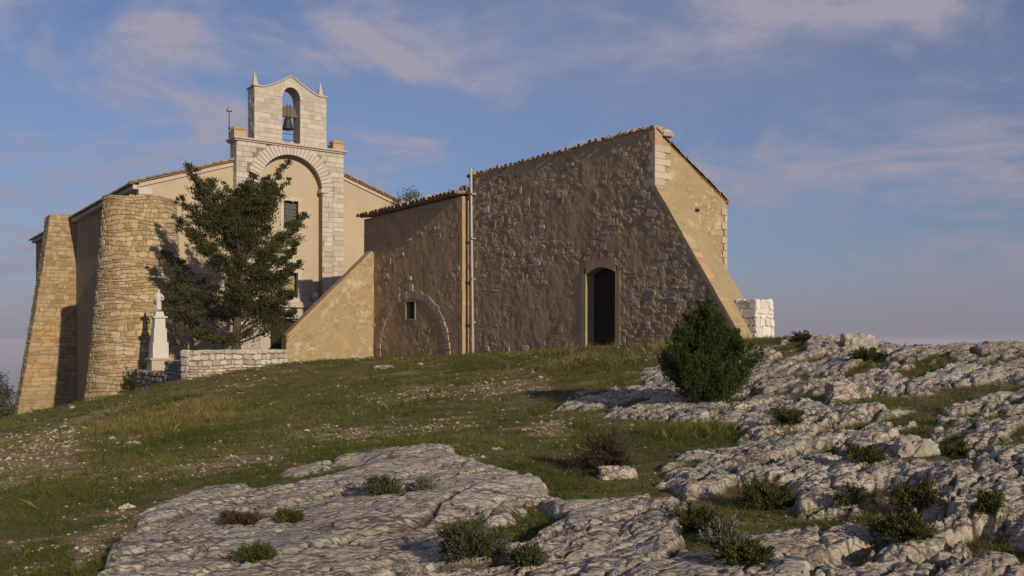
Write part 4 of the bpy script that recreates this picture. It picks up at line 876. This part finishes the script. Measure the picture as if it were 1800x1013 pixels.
def build_boulders():
    for i, (px, py, w, h, lab) in enumerate(BOULD):
        rs = np.random.RandomState(600 + i); g = hit(px, py); s = g[1] / 1600; W_, H_ = w * s / 2, h * s; nu, nv = 34, 18; v = []
        for b in range(nv):
            for a in range(nu):
                th = a / nu * 6.2832; ph = -.5 + (b / (nv - 1)) * (math.pi / 2 + .5); d = np.array([math.cos(th) * math.cos(ph), math.sin(th) * math.cos(ph), math.sin(ph)])
                k = .55 + .85 * float(fbm(np.array([d[0] * 3.1 + i * 7 + d[2]]), np.array([d[1] * 3.1 + d[2] * 2.6]), 5, 6)[0]); sq = 1 / max(abs(d[0]), abs(d[1]), abs(d[2])) ** .55
                v.append(d * [W_, W_ * .7, H_] * k * sq * .93)
        f = [(b * nu + a, b * nu + (a + 1) % nu, (b + 1) * nu + (a + 1) % nu, (b + 1) * nu + a) for b in range(nv - 1) for a in range(nu)]
        bm = mesh('boulder', v, f, .5); aa = bm.attributes.new('rock', 'FLOAT', 'POINT'); aa.data.foreach_set('value', np.ones(len(v), dtype=np.float32))
        o = link('boulder', bm, M['lichen'] if 'yellow' in lab else M['ground'], None, g - [0, 0, .04]); tag(o, lab, 'rock', 'loose rocks on the hillside')
M['rockloose'] = mat('loose_limestone', [(.25, (.25, .215, .175)), (.5, (.42, .375, .32)), (.75, (.55, .50, .44))], 3, .8, bscale=20, attr=None)
M['lichen'] = mat('lichened_limestone', [(.25, (.25, .215, .175)), (.5, (.42, .375, .32)), (.75, (.55, .50, .44))], 3, .8, bscale=20, attr=None, spots=[(3.5, .54, .64, (.44, .31, .10), .7), (14, .56, .66, (.15, .125, .10), .7)])
build_boulders()

# ------------------------------------------------------------------ grass and pebbles (uncountable)
def build_grass():
    rs = np.random.RandomState(77); F = G['fine']; x, y, z, rk, g, dr, ck = (G[k][F] for k in ('x', 'y', 'z', 'rk', 'g', 'dr', 'ck'))
    R = np.hypot(x, y); e = (x - C0[0]) * U[0] + (y - C0[1]) * U[1]; n = (x - C0[0]) * V[0] + (y - C0[1]) * V[1]
    inside = ((e > .3) & (n < 26.5) & (n > 7)) | ((n < 10.2) & (e > -7.7) & (n > -30)) 
    patch = fbm(x * .8, y * .8, 140); wgt = (1 - rk) ** 2 * (1 - .88 * g) * (.25 + 1.3 * sstep(.3, .6, patch)) * (1 + 1.6 * dr) * ~inside * np.where(R > 34, .6, 1) + .55 * rk * sstep(.55, .9, ck) * sstep(.48, .62, fbm(x * 1.4, y * 1.4, 170)) * ~inside
    NT = 70000; i = rs.choice(len(x), NT, p=wgt / wgt.sum()); nb = 6
    px = x[i] + rs.normal(0, .006, NT) * R[i]; py = y[i] + rs.normal(0, .01, NT) * R[i]; pz = z[i]
    far = R[i] / 12; tall = dr[i] * (rs.rand(NT) < .42)
    dryv = np.clip(fbm(px * .5, py * .5, 150) * 1.15 - .26 + .5 * tall + rs.normal(0, .13, NT), 0, 1)
    hgt = (.025 + .04 * rs.rand(NT) * (.5 + patch[i])) * np.clip(far, .8, 1.5) + tall * rs.uniform(.05, .22, NT) + (rs.rand(NT) < .03) * rs.uniform(.04, .13, NT) * np.clip(far, .7, 1.3)
    P = np.repeat(np.stack([px, py, pz - .01], 1), nb, 0); sp = np.repeat(.010 + .012 * far, nb)
    P[:, 0] += rs.normal(0, 1, NT * nb) * sp; P[:, 1] += rs.normal(0, 1, NT * nb) * sp
    H_ = np.repeat(hgt, nb) * rs.uniform(.55, 1.2, NT * nb); ln = rs.normal(0, .45, (NT * nb, 2)) * H_[:, None]
    w = np.repeat(.0022 * np.clip(far, .9, 3.2), nb) * rs.uniform(.7, 1.4, NT * nb); a = rs.uniform(0, 6.283, NT * nb); s = np.stack([np.cos(a) * w, np.sin(a) * w, w * 0], 1)
    T = P + np.c_[ln, H_]; Mi = P + np.c_[ln * .35, H_ * .6]
    v = np.stack([P - s, P + s, Mi + s * .7, T, Mi - s * .7], 1).reshape(-1, 3); k = np.arange(NT * nb) * 5
    t = np.stack([k, k + 1, k + 2, k + 3, k + 4], 1)
    me = fastmesh('grass', v, t, {'rnd': np.repeat(np.clip(np.repeat(dryv, nb) + rs.normal(0, .08, NT * nb), 0, 1), 5)}, False, 5)
    o = link('grass', me, M['grass']); o['kind'] = 'stuff'; o['label'] = 'short green and straw coloured grass covering the hillside'
    # pebbles on the bare patches
    wgt = (g + .03 * (1 - rk)) * ~inside; NP = 5200; i = rs.choice(len(x), NP, p=wgt / wgt.sum()); s = rs.uniform(.006, .022, NP) * np.clip(R[i] / 9, .8, 3) * np.where(rs.rand(NP) < .03, 1.7, 1)
    oc = np.array([(1, 0, 0), (.4, .9, 0), (-.6, .7, 0), (-1, -.1, 0), (-.3, -.9, 0), (.6, -.7, 0), (.4, .2, .55), (-.35, .15, .6), (0, -.4, .5)])
    fc = [(0, 1, 6), (1, 2, 7), (1, 7, 6), (2, 3, 7), (3, 4, 8), (3, 8, 7), (4, 5, 8), (5, 0, 6), (5, 6, 8), (6, 7, 8)]
    a = rs.uniform(0, 6.283, NP); ca, sa = np.cos(a), np.sin(a); o_ = oc[None] * (1 + rs.normal(0, .15, (NP, 9, 3))) * s[:, None, None]
    vx = o_[..., 0] * ca[:, None] - o_[..., 1] * sa[:, None] * .8; vy = o_[..., 0] * sa[:, None] + o_[..., 1] * ca[:, None] * .8
    v = np.stack([vx + (x[i] + rs.normal(0, .004, NP) * R[i])[:, None], vy + (y[i] + rs.normal(0, .008, NP) * R[i])[:, None], o_[..., 2] + z[i][:, None]], -1).reshape(-1, 3)
    t = (np.array(fc)[None] + (np.arange(NP) * 9)[:, None, None]).reshape(-1, 3)
    mp = mat('pebble', [(.1, (.22, .16, .10)), (.5, (.36, .28, .20)), (.95, (.50, .43, .34))], 6, 0, mixn=.3)
    o = link('pebbles', fastmesh('pebbles', v, t, {'rnd': np.repeat(rs.rand(NP), 9)}), mp); o['kind'] = 'stuff'; o['label'] = 'loose pale limestone pebbles on the bare earth'
build_grass()

# ------------------------------------------------------------------ sea haze
def build_haze():
    m = bpy.data.materials.new('sea_haze'); m.use_nodes = True; N = m.node_tree.nodes; N.remove(N['Principled BSDF'])
    p = N.new('ShaderNodeVolumePrincipled'); p.inputs['Color'].default_value = (.82, .82, .95, 1); p.inputs['Density'].default_value = .00022; p.inputs['Anisotropy'].default_value = 0.
    m.node_tree.links.new(p.outputs[0], N['Material Output'].inputs['Volume'])
    v, f = box_vf((-31000, -31000, -166.), np.array([62000., 0, 0]), np.array([0, 62000., 0]), np.array([0, 0, 181.]))
    o = link('haze', mesh('haze', v, f), m); o['kind'] = 'stuff'; o['label'] = 'pale haze over the distant sea'
build_haze()
